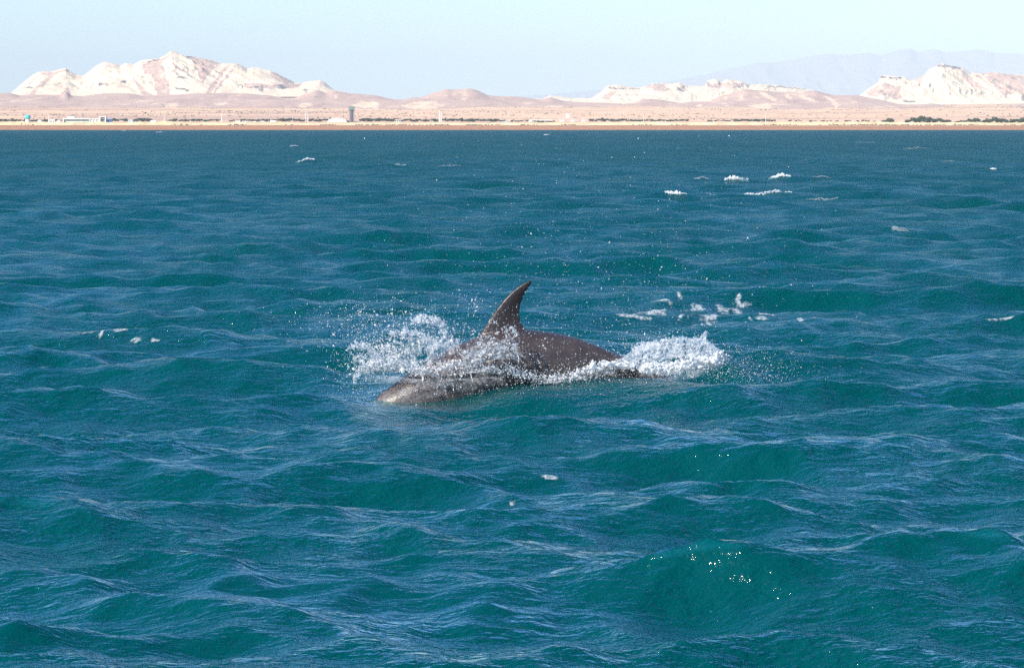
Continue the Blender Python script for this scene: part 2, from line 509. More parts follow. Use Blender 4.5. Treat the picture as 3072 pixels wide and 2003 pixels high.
SIL_LEFT = [(20, 300), (39, 280), (62, 260), (104, 226), (122, 217), (167, 216), (190, 209), (203, 207), (208, 211), (214, 215), (234, 226), (253, 230), (270, 218),
            (286, 205), (300, 195), (318, 186), (340, 191), (365, 197), (375, 193), (385, 190), (406, 196), (418, 189), (430, 183), (482, 177), (500, 167), (515, 157), (521, 155),
            (530, 158), (555, 168), (590, 172), (620, 178), (640, 183), (667, 191), (690, 191), (714, 191), (730, 199), (745, 208), (763, 204), (780, 206), (812, 212), (825, 216), (849, 229),
            (885, 248), (906, 251), (927, 245), (961, 242), (975, 248), (1003, 269), (1036, 278), (1090, 300)]
BR_LEFT = [[(120, 219), (167, 216), (203, 207), (209, 213), (176, 219), (150, 240), (122, 262), (100, 290), (84, 290), (104, 262), (130, 240), (145, 228)],
           [(88, 250), (118, 224), (112, 232), (84, 262)],
           [(425, 190), (482, 178), (516, 158), (508, 170), (486, 186), (494, 215), (506, 250), (512, 290), (470, 290), (462, 245), (446, 215), (430, 197)],
           [(552, 167), (620, 178), (664, 191), (648, 200), (630, 220), (608, 250), (598, 238), (588, 205), (572, 182)],
           [(676, 198), (694, 193), (680, 212), (655, 245), (630, 290), (610, 290), (640, 245)],
           [(706, 195), (712, 196), (690, 225), (640, 285), (648, 262)],
           [(812, 214), (849, 230), (888, 249), (856, 252), (826, 240), (814, 228)],
           [(730, 254), (770, 249), (800, 254), (850, 252), (905, 253), (900, 262), (850, 268), (800, 266), (740, 264)],
           [(216, 290), (196, 290), (180, 290), (198, 262), (206, 262)],
           [(515, 190), (522, 188), (540, 205), (556, 215), (552, 220), (530, 208)],
           [(395, 235), (402, 235), (440, 275), (470, 290), (430, 290)], [(425, 200), (440, 200), (444, 218), (432, 222)]]
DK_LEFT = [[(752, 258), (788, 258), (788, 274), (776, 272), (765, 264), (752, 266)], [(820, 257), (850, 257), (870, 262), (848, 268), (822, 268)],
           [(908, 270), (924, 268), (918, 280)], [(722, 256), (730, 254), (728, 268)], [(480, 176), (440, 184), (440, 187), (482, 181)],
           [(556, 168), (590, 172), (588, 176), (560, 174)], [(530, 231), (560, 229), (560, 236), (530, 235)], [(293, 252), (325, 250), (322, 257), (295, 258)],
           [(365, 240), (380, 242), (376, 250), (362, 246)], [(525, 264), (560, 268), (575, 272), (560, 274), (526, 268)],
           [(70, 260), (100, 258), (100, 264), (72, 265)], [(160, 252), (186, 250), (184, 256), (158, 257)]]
ridge('pale_mountain', SIL_LEFT, 5400, 4750, 5900, zat(296, 5000), white_rock, BR_LEFT, DK_LEFT, nx=900, gul=0.22, gscale=55, seed=31, power=0.9, lean=0.35, broad=0.9)

SIL_A = [(1500, 300), (1560, 300), (1594, 297), (1630, 297), (1651, 286), (1680, 291), (1708, 295), (1773, 296), (1802, 278), (1818, 262), (1823, 259), (1852, 256), (1891, 263), (1919, 264), (1932, 258),
         (1948, 260), (1956, 251), (1990, 251), (2012, 252), (2037, 249), (2063, 258), (2114, 259), (2119, 243), (2130, 241), (2142, 237), (2152, 240), (2159, 248), (2165, 247), (2177, 239), (2200, 242), (2224, 245), (2240, 255),
         (2262, 255), (2281, 253), (2339, 258), (2400, 266), (2443, 272), (2480, 285), (2520, 300)]
BR_A = [[(1952, 252), (1975, 250), (1990, 252), (1998, 262), (2012, 268), (1990, 276), (1965, 272), (1950, 264)], [(1812, 285), (1840, 275), (1850, 278), (1830, 296), (1808, 300)],
        [(2120, 250), (2160, 248), (2230, 250), (2230, 262), (2180, 264), (2120, 262)]]
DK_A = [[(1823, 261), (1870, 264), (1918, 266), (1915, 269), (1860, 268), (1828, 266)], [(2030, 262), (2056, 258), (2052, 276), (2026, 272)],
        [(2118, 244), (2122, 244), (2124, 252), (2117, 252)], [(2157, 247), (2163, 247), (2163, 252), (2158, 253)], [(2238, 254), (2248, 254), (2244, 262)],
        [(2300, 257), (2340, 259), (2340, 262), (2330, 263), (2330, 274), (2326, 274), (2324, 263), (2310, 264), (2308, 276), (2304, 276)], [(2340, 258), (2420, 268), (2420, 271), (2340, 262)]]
ridge('pale_cliffs', SIL_A, 6400, 5600, 6900, zat(322, 6000), white_rock, BR_A, DK_A, nx=700, gul=0.16, gscale=34, seed=57, power=0.8, jag=1.4)

SIL_B = [(2520, 310), (2577, 286), (2608, 263), (2632, 247), (2635, 230), (2637, 228), (2670, 230), (2707, 232), (2720, 238), (2733, 242), (2748, 237), (2762, 229), (2785, 208), (2812, 197), (2815, 193), (2826, 192), (2832, 196), (2850, 199), (2884, 206), (2908, 220),
         (2947, 222), (2962, 217), (3000, 221), (3072, 228), (3200, 236), (3400, 262), (3600, 300)]
BR_B = [[(2598, 274), (2630, 258), (2660, 250), (2700, 262), (2704, 300), (2680, 300), (2660, 285), (2620, 290), (2600, 290)],
        [(2738, 240), (2762, 230), (2785, 209), (2775, 225), (2764, 240), (2772, 246), (2762, 250), (2750, 246)],
        [(2884, 210), (2908, 230), (2950, 262), (2975, 272), (2950, 275), (2915, 260), (2890, 240)],
        [(2940, 222), (2962, 217), (3072, 228), (3200, 236), (3200, 300), (3040, 282), (3010, 286), (2990, 270), (2968, 245), (2950, 230)], [(2920, 222), (2936, 226), (2985, 268), (2975, 266)]]
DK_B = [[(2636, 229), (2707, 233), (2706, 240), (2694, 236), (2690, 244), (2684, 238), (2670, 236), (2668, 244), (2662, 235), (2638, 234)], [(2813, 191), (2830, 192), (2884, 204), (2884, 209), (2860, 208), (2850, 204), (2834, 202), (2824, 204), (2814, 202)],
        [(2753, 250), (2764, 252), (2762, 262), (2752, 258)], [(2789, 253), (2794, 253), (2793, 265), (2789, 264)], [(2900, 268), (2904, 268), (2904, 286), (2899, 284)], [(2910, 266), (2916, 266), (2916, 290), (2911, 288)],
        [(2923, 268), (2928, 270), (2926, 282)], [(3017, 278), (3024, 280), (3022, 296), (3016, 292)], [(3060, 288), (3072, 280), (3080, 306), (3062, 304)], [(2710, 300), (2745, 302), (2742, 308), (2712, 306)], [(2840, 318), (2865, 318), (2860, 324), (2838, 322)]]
ridge('pale_butte', SIL_B, 5900, 5250, 6500, zat(322, 5600), white_rock, BR_B, DK_B, nx=700, gul=0.24, gscale=38, seed=83, power=0.85, jag=1.0)

SIL_HILL = [(-4200, 300), (-3000, 282), (-2300, 291), (-1500, 272), (-900, 284), (-400, 276), (0, 280), (39, 280), (65, 287), (115, 285), (187, 286), (203, 272), (216, 287), (250, 290), (300, 282), (390, 280), (437, 289), (495, 286), (560, 283), (620, 280), (734, 281),
            (802, 286), (859, 295), (890, 294), (930, 278), (950, 270), (982, 281), (1003, 273), (1047, 280), (1120, 286), (1146, 291), (1182, 299), (1208, 300), (1245, 293), (1263, 294), (1307, 278),
            (1339, 268), (1360, 270), (1385, 267), (1417, 267), (1432, 272), (1464, 287), (1500, 289), (1560, 291), (1620, 300), (1648, 293), (1682, 302), (1721, 307), (1826, 310), (1870, 313), (1901, 310),
            (1922, 299), (1948, 297), (1995, 302), (2035, 310), (2060, 308), (2130, 304), (2156, 290), (2214, 276), (2234, 268), (2273, 272), (2352, 278), (2443, 273), (2469, 280), (2495, 286),
            (2547, 286), (2577, 288), (2620, 296), (2634, 299), (2686, 312), (2725, 316), (2790, 311), (2843, 318), (2895, 324), (2947, 323), (2999, 316), (3072, 312), (3600, 300), (4300, 286), (5200, 296), (6200, 280), (7300, 300)]
PALE_H = [[(2218, 285), (2224, 285), (2232, 300), (2224, 298)], [(2275, 275), (2300, 280), (2330, 300), (2316, 302), (2290, 288)], [(2352, 280), (2362, 282), (2380, 300), (2366, 300)], [(2395, 283), (2410, 285), (2450, 303), (2440, 308), (2415, 300)],
          [(2472, 285), (2482, 290), (2525, 320), (2505, 322), (2490, 305)], [(2170, 290), (2184, 288), (2182, 300), (2174, 300)], [(1010, 283), (1018, 283), (1008, 296), (1000, 294)], [(1620, 330), (1640, 318), (1680, 316), (1700, 328), (1640, 336)],
          [(640, 312), (680, 305), (690, 312), (650, 318)], [(1060, 312), (1120, 305), (1140, 315), (1130, 325), (1060, 322)], [(1200, 320), (1240, 306), (1310, 305), (1340, 318), (1260, 330)], [(2085, 318), (2100, 314), (2105, 322)],
          [(490, 312), (540, 308), (530, 322), (500, 322)], [(760, 330), (820, 328), (810, 336), (770, 338)], [(895, 313), (930, 308), (935, 320), (905, 322)], [(1905, 330), (1930, 322), (1990, 330), (1960, 345)], [(2240, 318), (2300, 312), (2320, 325), (2290, 335), (2270, 325)]]
ridge('brown_hills', SIL_HILL, 4550, 3700, 5000, zat(331, 3700), brown_rock, PALE_H, [], nx=1500, gul=0.22, gscale=75, seed=14, power=1.25, jag=0.5)

SIL_FAR = [(1300, 300), (1640, 285), (1800, 270), (1900, 262), (2000, 246), (2078, 232), (2160, 214), (2234, 198), (2275, 190), (2313, 190), (2360, 184), (2391, 179), (2430, 170), (2469, 165), (2504, 166), (2547, 166), (2608, 161), (2634, 169), (2660, 162), (2686, 153),
           (2728, 148), (2746, 159), (2780, 153), (2809, 151), (2832, 160), (2855, 158), (2882, 155), (2929, 151), (2960, 157), (2973, 162), (3072, 164), (3400, 150), (4200, 230)]
ridge('far_range', SIL_FAR, 36000, 31000, 40000, 0, blue_rock, nx=500, gul=0.22, gscale=720, seed=91, power=1.0, jag=8.0)

# the air between: pale haze
def haze():
    x0, x1, y0, y1, z0, z1 = -13000, 13000, -60, 43000, -10.0, 1060.0
    v = [(x0, y0, z0), (x1, y0, z0), (x1, y1, z0), (x0, y1, z0), (x0, y0, z1), (x1, y0, z1), (x1, y1, z1), (x0, y1, z1)]
    f = [(0, 3, 2, 1), (4, 5, 6, 7), (0, 1, 5, 4), (1, 2, 6, 5), (2, 3, 7, 6), (3, 0, 4, 7)]
    o = mesh_obj('haze', v, f, None, smooth=False)
    t = NT('pale_haze')
    pv = t.n('ShaderNodeVolumePrincipled', ins={'Color': (0.86, 0.94, 1.0, 1), 'Density': 5.7e-5, 'Anisotropy': -0.3})
    t.t.links.new(pv.outputs[0], t.out.inputs['Volume'])
    o.data.materials.append(t.m)
    return tag(o, kind='stuff')
haze()
# ------------------------------------------------------------------ things along the shore
R = random.Random(5)

class MB:
    """Collects boxes, tubes and prisms into one mesh."""
    def __init__(self): self.v, self.f = [], []
    def add(self, vs, fs):
        n = len(self.v); self.v += [tuple(map(float, p)) for p in vs]; self.f += [tuple(i + n for i in f) for f in fs]
    def box(self, x0, x1, y0, y1, z0, z1, top=1.0):
        cx, cy = (x0 + x1) / 2, (y0 + y1) / 2
        vs = [(x, y, z0) for x, y in ((x0, y0), (x1, y0), (x1, y1), (x0, y1))]
        vs += [(cx + (x - cx) * top, cy + (y - cy) * top, z1) for x, y in ((x0, y0), (x1, y0), (x1, y1), (x0, y1))]
        self.add(vs, [(0, 3, 2, 1), (4, 5, 6, 7), (0, 1, 5, 4), (1, 2, 6, 5), (2, 3, 7, 6), (3, 0, 4, 7)])
    def tube(self, a, b, r0, r1, n=8):
        a, b = Vector(a), Vector(b); d = (b - a).normalized()
        u = d.orthogonal().normalized(); w = d.cross(u)
        vs = []
        for c, r in ((a, r0), (b, r1)):
            for i in range(n):
                t = 2 * math.pi * i / n
                vs.append(c + u * math.cos(t) * r + w * math.sin(t) * r)
        fs = [(i, (i + 1) % n, n + (i + 1) % n, n + i) for i in range(n)] + [tuple(range(n))[::-1], tuple(range(n, 2 * n))]
        self.add(vs, fs)
    def lathe(self, c, prof, n=16):
        vs, fs = [], []
        for r, z in prof:
            for i in range(n):
                t = 2 * math.pi * i / n
                vs.append((c[0] + r * math.cos(t), c[1] + r * math.sin(t), c[2] + z))
        m = len(prof)
        for k in range(m - 1):
            for i in range(n):
                fs.append((k * n + i, k * n + (i + 1) % n, (k + 1) * n + (i + 1) % n, (k + 1) * n + i))
        fs.append(tuple(range(n))[::-1]); fs.append(tuple((m - 1) * n + i for i in range(n)))
        self.add(vs, fs)
    def build(self, name, mat, parent=None, smooth=False):
        return mesh_obj(name, self.v, self.f, mat, parent, smooth)

M = dict(
    white=simple('white_plaster', (0.80, 0.78, 0.74), 0.8, 0.06, 0.5),
    offwhite=simple('cream_plaster', (0.70, 0.66, 0.58), 0.85, 0.08, 0.5),
    glass=simple('green_glass', (0.22, 0.36, 0.33), 0.25, 0.25, 0.2, 0, 0.5),
    palegreen=simple('pale_green_panel', (0.55, 0.66, 0.58), 0.6, 0.08, 0.4),
    dark=simple('dark_opening', (0.035, 0.04, 0.06), 0.4),
    blue=simple('blue_sheet', (0.05, 0.22, 0.52), 0.5),
    turq=simple('turquoise_paint', (0.10, 0.52, 0.60), 0.45, 0.15, 0.3),
    pale_blue=simple('pale_blue_canvas', (0.45, 0.60, 0.70), 0.8),
    concrete=simple('grey_concrete', (0.24, 0.20, 0.22), 0.85, 0.2, 0.5),
    steel=simple('pale_steel', (0.62, 0.60, 0.58), 0.5, 0.05, 1, 0.2),
    leaf=simple('shore_foliage', (0.045, 0.075, 0.035), 0.8, 0.35, 0.6),
    leaf2=simple('far_foliage', (0.055, 0.072, 0.048), 0.8, 0.35, 0.6),
    scrub=simple('dry_scrub', (0.17, 0.13, 0.10), 0.9, 0.3, 0.6),
    bark=simple('tree_bark', (0.16, 0.11, 0.08), 0.9),
    roof=simple('pink_roof', (0.55, 0.36, 0.30), 0.8),
    skin=simple('person_skin', (0.35, 0.20, 0.14), 0.6), cloth=simple('dark_clothes', (0.03, 0.03, 0.05), 0.9),
)
YB = 2330.0
def X(px, Y=YB): return (px - 1536) / F * Y
def gz(x, y): return float(land_z(np.array([x]), np.array([y]))[0])
def top(py, Y=YB): return zat(py, Y)

def house(name, label, cat, x0, x1, pt, mat='white', Y=YB, depth=8.0, wins=0, roofm=None, group=None, storeys=1, curved=False):
    a, b = X(x0, Y), X(x1, Y); c = (a + b) / 2
    g = gz(c, Y)
    o = empty(name, (c, Y, g - 0.2)); tag(o, label, cat, group)
    h = top(pt, Y) - g + 0.2; w = (b - a) / 2
    m = MB(); m.box(-w, w, 0, depth, 0, h * (0.8 if (roofm or curved) else 1)); m.build('wall', M[mat], o)
    if roofm or curved:
        m = MB(); n = 10; ov = 0.25
        vs = []
        for i in range(n + 1):
            t = i / n; x = -w - ov + (2 * w + 2 * ov) * t
            z = h * 0.8 + 0.02 + h * 0.2 * (math.sin(math.pi * t) if curved else (1 - abs(2 * t - 1)))
            vs += [(x, -ov, z), (x, depth + ov, z), (x, -ov, h * 0.8 + 0.01), (x, depth + ov, h * 0.8 + 0.01)]
        fs = []
        for i in range(n):
            k = 4 * i
            fs += [(k, k + 4, k + 5, k + 1), (k, k + 2, k + 6, k + 4), (k + 1, k + 5, k + 7, k + 3)]
        m.add(vs, fs); m.build('roof', M[roofm or 'white'], o)
    for s in range(storeys):
        for i in range(wins):
            ww = 2 * w / wins
            cx = -w + ww * (i + 0.5); z0 = h * 0.8 * (s + 0.30) / storeys; z1 = h * 0.8 * (s + 0.72) / storeys
            m = MB(); m.box(cx - ww * 0.3, cx + ww * 0.3, -0.06, 0.3, z0, z1); m.build('window', M['dark'], o)
    return o

# the long white building with green glazing
def glazed():
    a, b = X(192), X(272); c = (a + b) / 2; g = gz(c, YB) - 0.2; w = (b - a) / 2
    o = empty('office_building', (c, YB, g))
    tag(o, 'long low white building with green glazed front and white roof box', 'building')
    h = top(355) - g
    m = MB(); m.box(-w, w, 1.2, 12, 0, h - 0.9); m.build('wall', M['palegreen'], o)
    m = MB(); m.box(-w, w, 0.0, 12.3, h - 0.88, h); m.build('roof_slab', M['white'], o)
    m = MB(); m.box(-w, -w + 0.8, 0.0, 1.1, 0, h - 0.9); m.build('column', M['white'], o)
    n = 12
    for i in range(n):
        x0 = -w + 1.0 + (2 * w - 1.4) * i / n; x1 = -w + 1.0 + (2 * w - 1.4) * (i + 0.9) / n
        m = MB(); m.box(x0, x1, 1.08, 1.4, h - 2.3, h - 1.1); m.build('window', M['glass'], o)
    m = MB(); m.box(-w + 3.2, -w + 9.0, 2, 9, h + 0.01, h + 1.5); m.build('roof_box', M['white'], o)
    a, b = X(272.5), X(322); c = (a + b) / 2; w = (b - a) / 2
    o = empty('white_building', (c, YB - 2, g))
    tag(o, 'two storey white framed building with dark openings, right of the green glazed building', 'building')
    h1, h2 = top(357) - g, top(349.5) - g
    m = MB(); m.box(-w, w * 0.10, 0.6, 10, 0, h1); m.box(w * 0.12, w, 1.5, 10, 0, h2 - 0.5); m.build('wall', M['white'], o)
    for x0 in (-w, -w * 0.62, -w * 0.28, 0.12 * w):
        m = MB(); m.box(x0, x0 + 0.55, 0, 0.58, 0, h1 - 0.4); m.build('column', M['white'], o)
    m = MB(); m.box(-w, 0.1 * w, -0.1, 0.59, h1 - 0.38, h1 + 0.2); m.build('canopy', M['white'], o)
    m = MB(); m.box(0.12 * w + 0.6, 0.12 * w + 1.4, 0, 1.45, 0, h2); m.box(w - 0.8, w, 0, 1.45, 0, h2); m.box(0.12 * w + 1.41, w - 0.81, 0, 1.45, h2 - 0.7, h2); m.build('frame', M['white'], o)
    for z in (0.7, h2 * 0.36, h2 * 0.66):
        m = MB(); m.box(0.12 * w + 1.7, w - 1.2, 1.35, 1.6, z, z + h2 * 0.15); m.build('window', M['dark'], o)
glazed()

# turquoise tank
def tank():
    x = X(87.5); g = gz(x, YB)
    o = empty('water_tank', (x, YB, g)); tag(o, 'round turquoise water tank on a low white base at the far left', 'tank')
    m = MB(); m.lathe((0, 0, 0), [(2.0, -0.3), (2.0, top(357.5) - g)]); m.build('base', M['offwhite'], o)
    zb, zt = top(357.4) - g, top(345) - g
    m = MB(); m.lathe((0, 0, 0), [(1.8, zb), (2.35, zb + 0.5), (2.45, (zb + zt) / 2), (2.1, zt - 0.5), (1.2, zt - 0.1), (0.2, zt)]); m.build('vessel', M['turq'], o, True)
tank()

house('shed', 'small white shed beside the white mast on the far left', 'shed', 153, 168, 359.5, wins=2, depth=4)
house('shed', 'smallest white shed with a sloped top, left of the long green glazed building', 'shed', 174, 184, 360, depth=4, roofm='white')
house('shed', 'bright blue shed just right of the two storey white building', 'shed', 324, 339, 357.5, mat='blue', depth=5, roofm='blue', wins=2)
house('tent', 'pale blue and white peaked tent among dark shrubs on the left', 'tent', 388, 402, 359.5, mat='pale_blue', depth=4, roofm='white')
house('hut', 'small white block hut left of the big sand mound', 'hut', 455, 471, 361.5, depth=4)
house('hut', 'white block hut in the shrubs left of the triple white mast', 'hut', 812, 829, 361.5, depth=4)
house('hall', 'white hall with a low arched roof beside the dark tower', 'hall', 987, 1039, 354.5, depth=14, curved=True, wins=0, mat='white')
house('wall_block', 'low cream wall in front of the arched white hall', 'wall', 982, 1042, 363, mat='offwhite', Y=2318, depth=2)
house('house', 'small cream house with a pinkish roof right of the dark tower', 'house', 1185, 1203, 356.5, mat='offwhite', roofm='roof', depth=6, wins=3)
house('tent', 'pale blue tent at the foot of the two armed lamp mast', 'tent', 1513, 1524, 362.5, mat='pale_blue', roofm='pale_blue', depth=4)
house('warehouse', 'long low cream warehouse behind green bushes left of the three white tanks', 'warehouse', 1586, 1656, 359, mat='offwhite', depth=10, wins=0)
house('house', 'cream house on the slope above the leftmost and middle white tanks', 'house', 1697, 1708, 341.5, mat='offwhite', Y=2700, depth=8)
house('hut', 'low white hut between the dark tower and the pink roofed house', 'hut', 1075, 1092, 366, depth=4, mat='offwhite')

house('hut', 'tiny white hut between the turquoise tank and the leftmost mast', 'hut', 117, 127, 360.5, depth=3)
house('hut', 'tiny cream hut just right of the close pair of masts', 'hut', 708, 723, 362, mat='offwhite', depth=3)
house('hut', 'tiny cream hut between the two parked white cars', 'hut', 757, 770, 364, mat='offwhite', depth=3)

def car(px, label, Y=2300, w=2.3, mat='white'):
    x = X(px, Y); g = gz(x, Y)
    o = empty('parked_car', (x, Y, g)); tag(o, label, 'car')
    m = MB(); m.box(-w, w, 0, 1.7, 0.35, 1.0, 0.98); m.box(-w * 0.6, w * 0.5, 0.1, 1.6, 1.0, 1.55, 0.85); m.build('body', M[mat], o)
    for s in (-0.62, 0.62):
        for yy in (0.0, 1.5):
            m = MB(); m.tube((s * w, yy, 0.36), (s * w, yy + 0.2, 0.36), 0.36, 0.36, 10); m.build('wheel', M['dark'], o)
    m = MB(); m.box(-w * 0.55, w * 0.42, -0.01 + 0.08, 0.3, 1.06, 1.4); m.build('window', M['dark'], o)
car(737, 'white car parked behind the sand berm left of the two low poles')
car(790, 'white car parked behind the sand berm beside the white block hut')
car(2932, 'white vehicle at the foot of the rightmost mast, in front of the green trees', 2225, 2.9)

# three flaring white tanks
def hopper(px, label):
    x = X(px); g = gz(x, YB)
    o = empty('storage_tank', (x, YB, g)); tag(o, label, 'tank', 'flaring white tanks')
    t0, t1 = top(355.5) - g, top(365.5) - g
    m = MB(); m.box(-1.7, 1.7, 0, 4.4, t1, t1 + 1.0, 1.0); m.box(-1.75, 1.75, -0.05, 4.45, t1 + 1.001, t0, 1.30); m.build('vessel', M['white'], o)
    for sx in (-1.4, 1.4):
        for sy in (0.4, 4.0):
            m = MB(); m.box(sx - 0.15, sx + 0.15, sy - 0.15, sy + 0.15, -0.4, t1 - 0.001); m.build('leg', M['offwhite'], o)
hopper(1685, 'leftmost of three flaring white tanks above the berm')
hopper(1717, 'middle one of three flaring white tanks above the berm')
hopper(1749, 'rightmost of three flaring white tanks above the berm')

# dark control tower
def tower():
    Y = YB + 10; x = X(1056.5, Y); g = gz(x, Y)
    o = empty('control_tower', (x, Y, g - 0.2)); tag(o, 'dark grey control tower with a wider cab, beside the arched white hall', 'tower')
    h = top(319.5, Y) - g + 0.2; hs = top(333, Y) - g + 0.2
    m = MB(); m.box(-1.75, 1.75, 0, 3.5, 0, hs); m.build('shaft', M['concrete'], o)
    for s in (-1.95, 1.75 + 0.001):
        m = MB(); m.box(s, s + 0.2, -0.15, 3.6, 0, hs - 0.01); m.build('pilaster', M['steel'], o)
    k = 8
    for i in range(k):
        z = hs * (i + 0.25) / k
        m = MB(); m.box(-0.35, 1.0, -0.08, 0.2, z, z + hs / k * 0.55); m.build('window', M['dark'], o)
    m = MB(); m.box(-2.2, 2.2, -0.4, 3.9, hs + 0.001, hs + 0.7, 1.15); m.build('gallery', M['concrete'], o)
    m = MB(); m.box(-2.2, 2.2, -0.4, 3.9, hs + 0.701, h - 0.75, 1.18); m.build('cab_glazing', M['glass'], o)
    m = MB(); m.box(-2.75, 2.75, -0.9, 4.4, h - 0.749, h - 0.35, 1.0); m.build('cab_roof', M['concrete'], o)
    m = MB(); m.tube((-0.8, 1.6, h - 0.348), (-0.8, 1.6, h + 1.2), 0.05, 0.03, 6); m.build('aerial', M['steel'], o)
    m = MB(); m.box(-6.4, -1.98, 0.5, 4, 0, top(361, Y) - g); m.build('annex', M['concrete'], o)
    m = MB(); m.box(1.98, 7, 0.5, 4, 0, top(363, Y) - g); m.build('annex', M['concrete'], o)
tower()

# tall white slab pair and the triple mast
def slabs():
    Y = YB - 20; x = X(1321.5, Y); g = gz(x, Y)
    o = empty('slab_tower', (x, Y, g - 0.2)); tag(o, 'tall narrow white tower of two upright slabs standing behind the berm', 'tower')
    h = top(331, Y) - g
    for x0, x1, hh in ((-1.15, -0.25, h), (0.15, 1.2, h - 0.9)):
        m = MB(); m.box(x0, x1, 0, 1.6, 0, hh, 0.9); m.build('slab', M['offwhite'], o)
    m = MB(); m.box(-0.249, 0.149, 0.3, 1.3, 0, h - 1.5); m.build('web', M['steel'], o)
slabs()
def triple():
    Y = YB - 20; x = X(922, Y); g = gz(x, Y)
    o = empty('lattice_mast', (x, Y, g - 0.2)); tag(o, 'white mast of three thin uprights joined by rungs', 'mast')
    h = top(335, Y) - g
    for dx, dy in ((-1.1, 0), (0.0, 1.0), (1.1, 0)):
        m = MB(); m.tube((dx, dy, 0), (dx * 0.9, dy, h - abs(dx) * 0.5), 0.20, 0.16, 8); m.build('upright', M['white'], o)
    for i in range(7):
        z = h * (i + 0.6) / 7.5
        m = MB(); m.tube((-1.05, 0, z), (1.05, 0, z + 0.2), 0.06, 0.06, 5); m.build('rung', M['white'], o)
    m = MB(); m.box(-2.0, 2.0, -0.15, 0.3, h + 0.02, h + 0.22); m.build('cross_arm', M['steel'], o)
triple()

def mast(px, pt, label, r=0.16, Y=2290, kind='plain', mat='steel', name='mast'):
    x = X(px, Y); g = gz(x, Y); h = top(pt, Y) - g
    o = empty(name, (x, Y, g - 0.2)); tag(o, label, 'mast', 'masts along the shore')
    m = MB(); m.tube((0, 0, 0), (0, 0, h), r * 1.25, r * 0.8, 8); m.build('pole', M[mat], o)
    if kind == 'flood':
        m = MB(); m.box(-1.2, 1.2, -0.08, 0.08, h + 0.01, h + 0.15); m.build('cross_arm', M[mat], o)
        for s in (-1.1, 1.1):
            m = MB(); m.box(s - 0.35, s + 0.35, -0.35, 0.2, h + 0.16, h + 0.55, 0.8); m.build('floodlight', M['white'], o)
    elif kind == 'base':
        m = MB(); m.lathe((0, 0, 0), [(0.55, 0), (0.5, h * 0.42), (r * 1.26, h * 0.43)], 10); m.build('base', M['white'], o)
    else:
        m = MB(); m.box(-0.03, 0.7, -0.06, 0.06, h + 0.01, h + 0.10); m.build('lamp_arm', M[mat], o)
mast(151, 342, 'white mast with a thick white foot, leftmost mast of all', 0.2, kind='base', mat='white')
mast(248, 338, 'thin pale mast rising behind the roof box of the glazed building', 0.10)
mast(361, 339, 'pale mast right of the blue shed and left of the dark shrubs', 0.14)
mast(463, 343, 'thin pale mast above the small white block hut', 0.10)
mast(496, 344, 'short stout white mast on the big sand mound', 0.22, mat='white')
mast(574, 345, 'faint thin mast right of the big sand mound', 0.10)
mast(668, 342, 'thick white mast, left one of the close pair', 0.26, mat='white')
mast(681, 334, 'thin grey mast, right one of the close pair', 0.14)
mast(783, 341, 'thin grey mast between two shrubs left of the white block hut', 0.12)
mast(808, 347, 'thin short mast touching the left edge of the white block hut', 0.10)
mast(879, 338, 'faint thin mast left of the triple white mast', 0.10)
mast(1032, 317, 'very thin dark aerial between the arched hall and the dark tower', 0.07, mat='concrete')
mast(1528, 337, 'two armed floodlight mast beside the pale blue tent', 0.17, kind='flood', mat='steel')
mast(1929, 342, 'white mast left of the middle, standing alone on the right hand shore', 0.17, mat='white')
mast(2295, 344, 'white mast alone in front of a thin green hedge', 0.17, mat='white')
mast(2941, 338, 'rightmost mast, beside the white vehicle and the green trees', 0.14)

# a figure walking on the wet sand
def figure():
    Y = 2108; x = X(875, Y); g = gz(x, Y)
    o = empty('person', (x, Y, g)); tag(o, 'tiny person in dark clothes standing on the wet sand', 'person')
    pts = [(0, 0, 0.95), (0, 0, 1.2), (0, 0, 1.45), (0, 0, 1.56), (0, 0, 1.72), (0.2, 0, 1.42), (0.28, 0.02, 1.12), (0.26, -0.08, 0.86), (-0.2, 0, 1.42), (-0.28, 0.02, 1.12), (-0.26, -0.08, 0.86),
           (0.10, 0, 0.9), (0.12, -0.05, 0.5), (0.12, 0.02, 0.08), (0.12, -0.16, 0.04), (-0.10, 0, 0.9), (-0.14, 0.08, 0.5), (-0.15, 0.18, 0.08), (-0.15, 0.02, 0.04)]
    ed = [(0, 1), (1, 2), (2, 3), (3, 4), (2, 5), (5, 6), (6, 7), (2, 8), (8, 9), (9, 10), (0, 11), (11, 12), (12, 13), (13, 14), (0, 15), (15, 16), (16, 17), (17, 18)]
    rad = [.15, .14, .17, .06, .11, .07, .05, .04, .07, .05, .04, .10, .075, .05, .045, .10, .075, .05, .045]
    me = bpy.data.meshes.new('body'); me.from_pydata(pts, ed, []); me.update()
    b = bpy.data.objects.new('body', me); C.objects.link(b); b.parent = o
    mo = b.modifiers.new('skin', 'SKIN'); b.modifiers.new('sub', 'SUBSURF').levels = 1
    for i, rr in enumerate(rad): me.skin_vertices[0].data[i].radius = (rr, rr * 0.8)
    me.skin_vertices[0].data[0].use_root = True
    me.materials.append(M['cloth'])
figure()

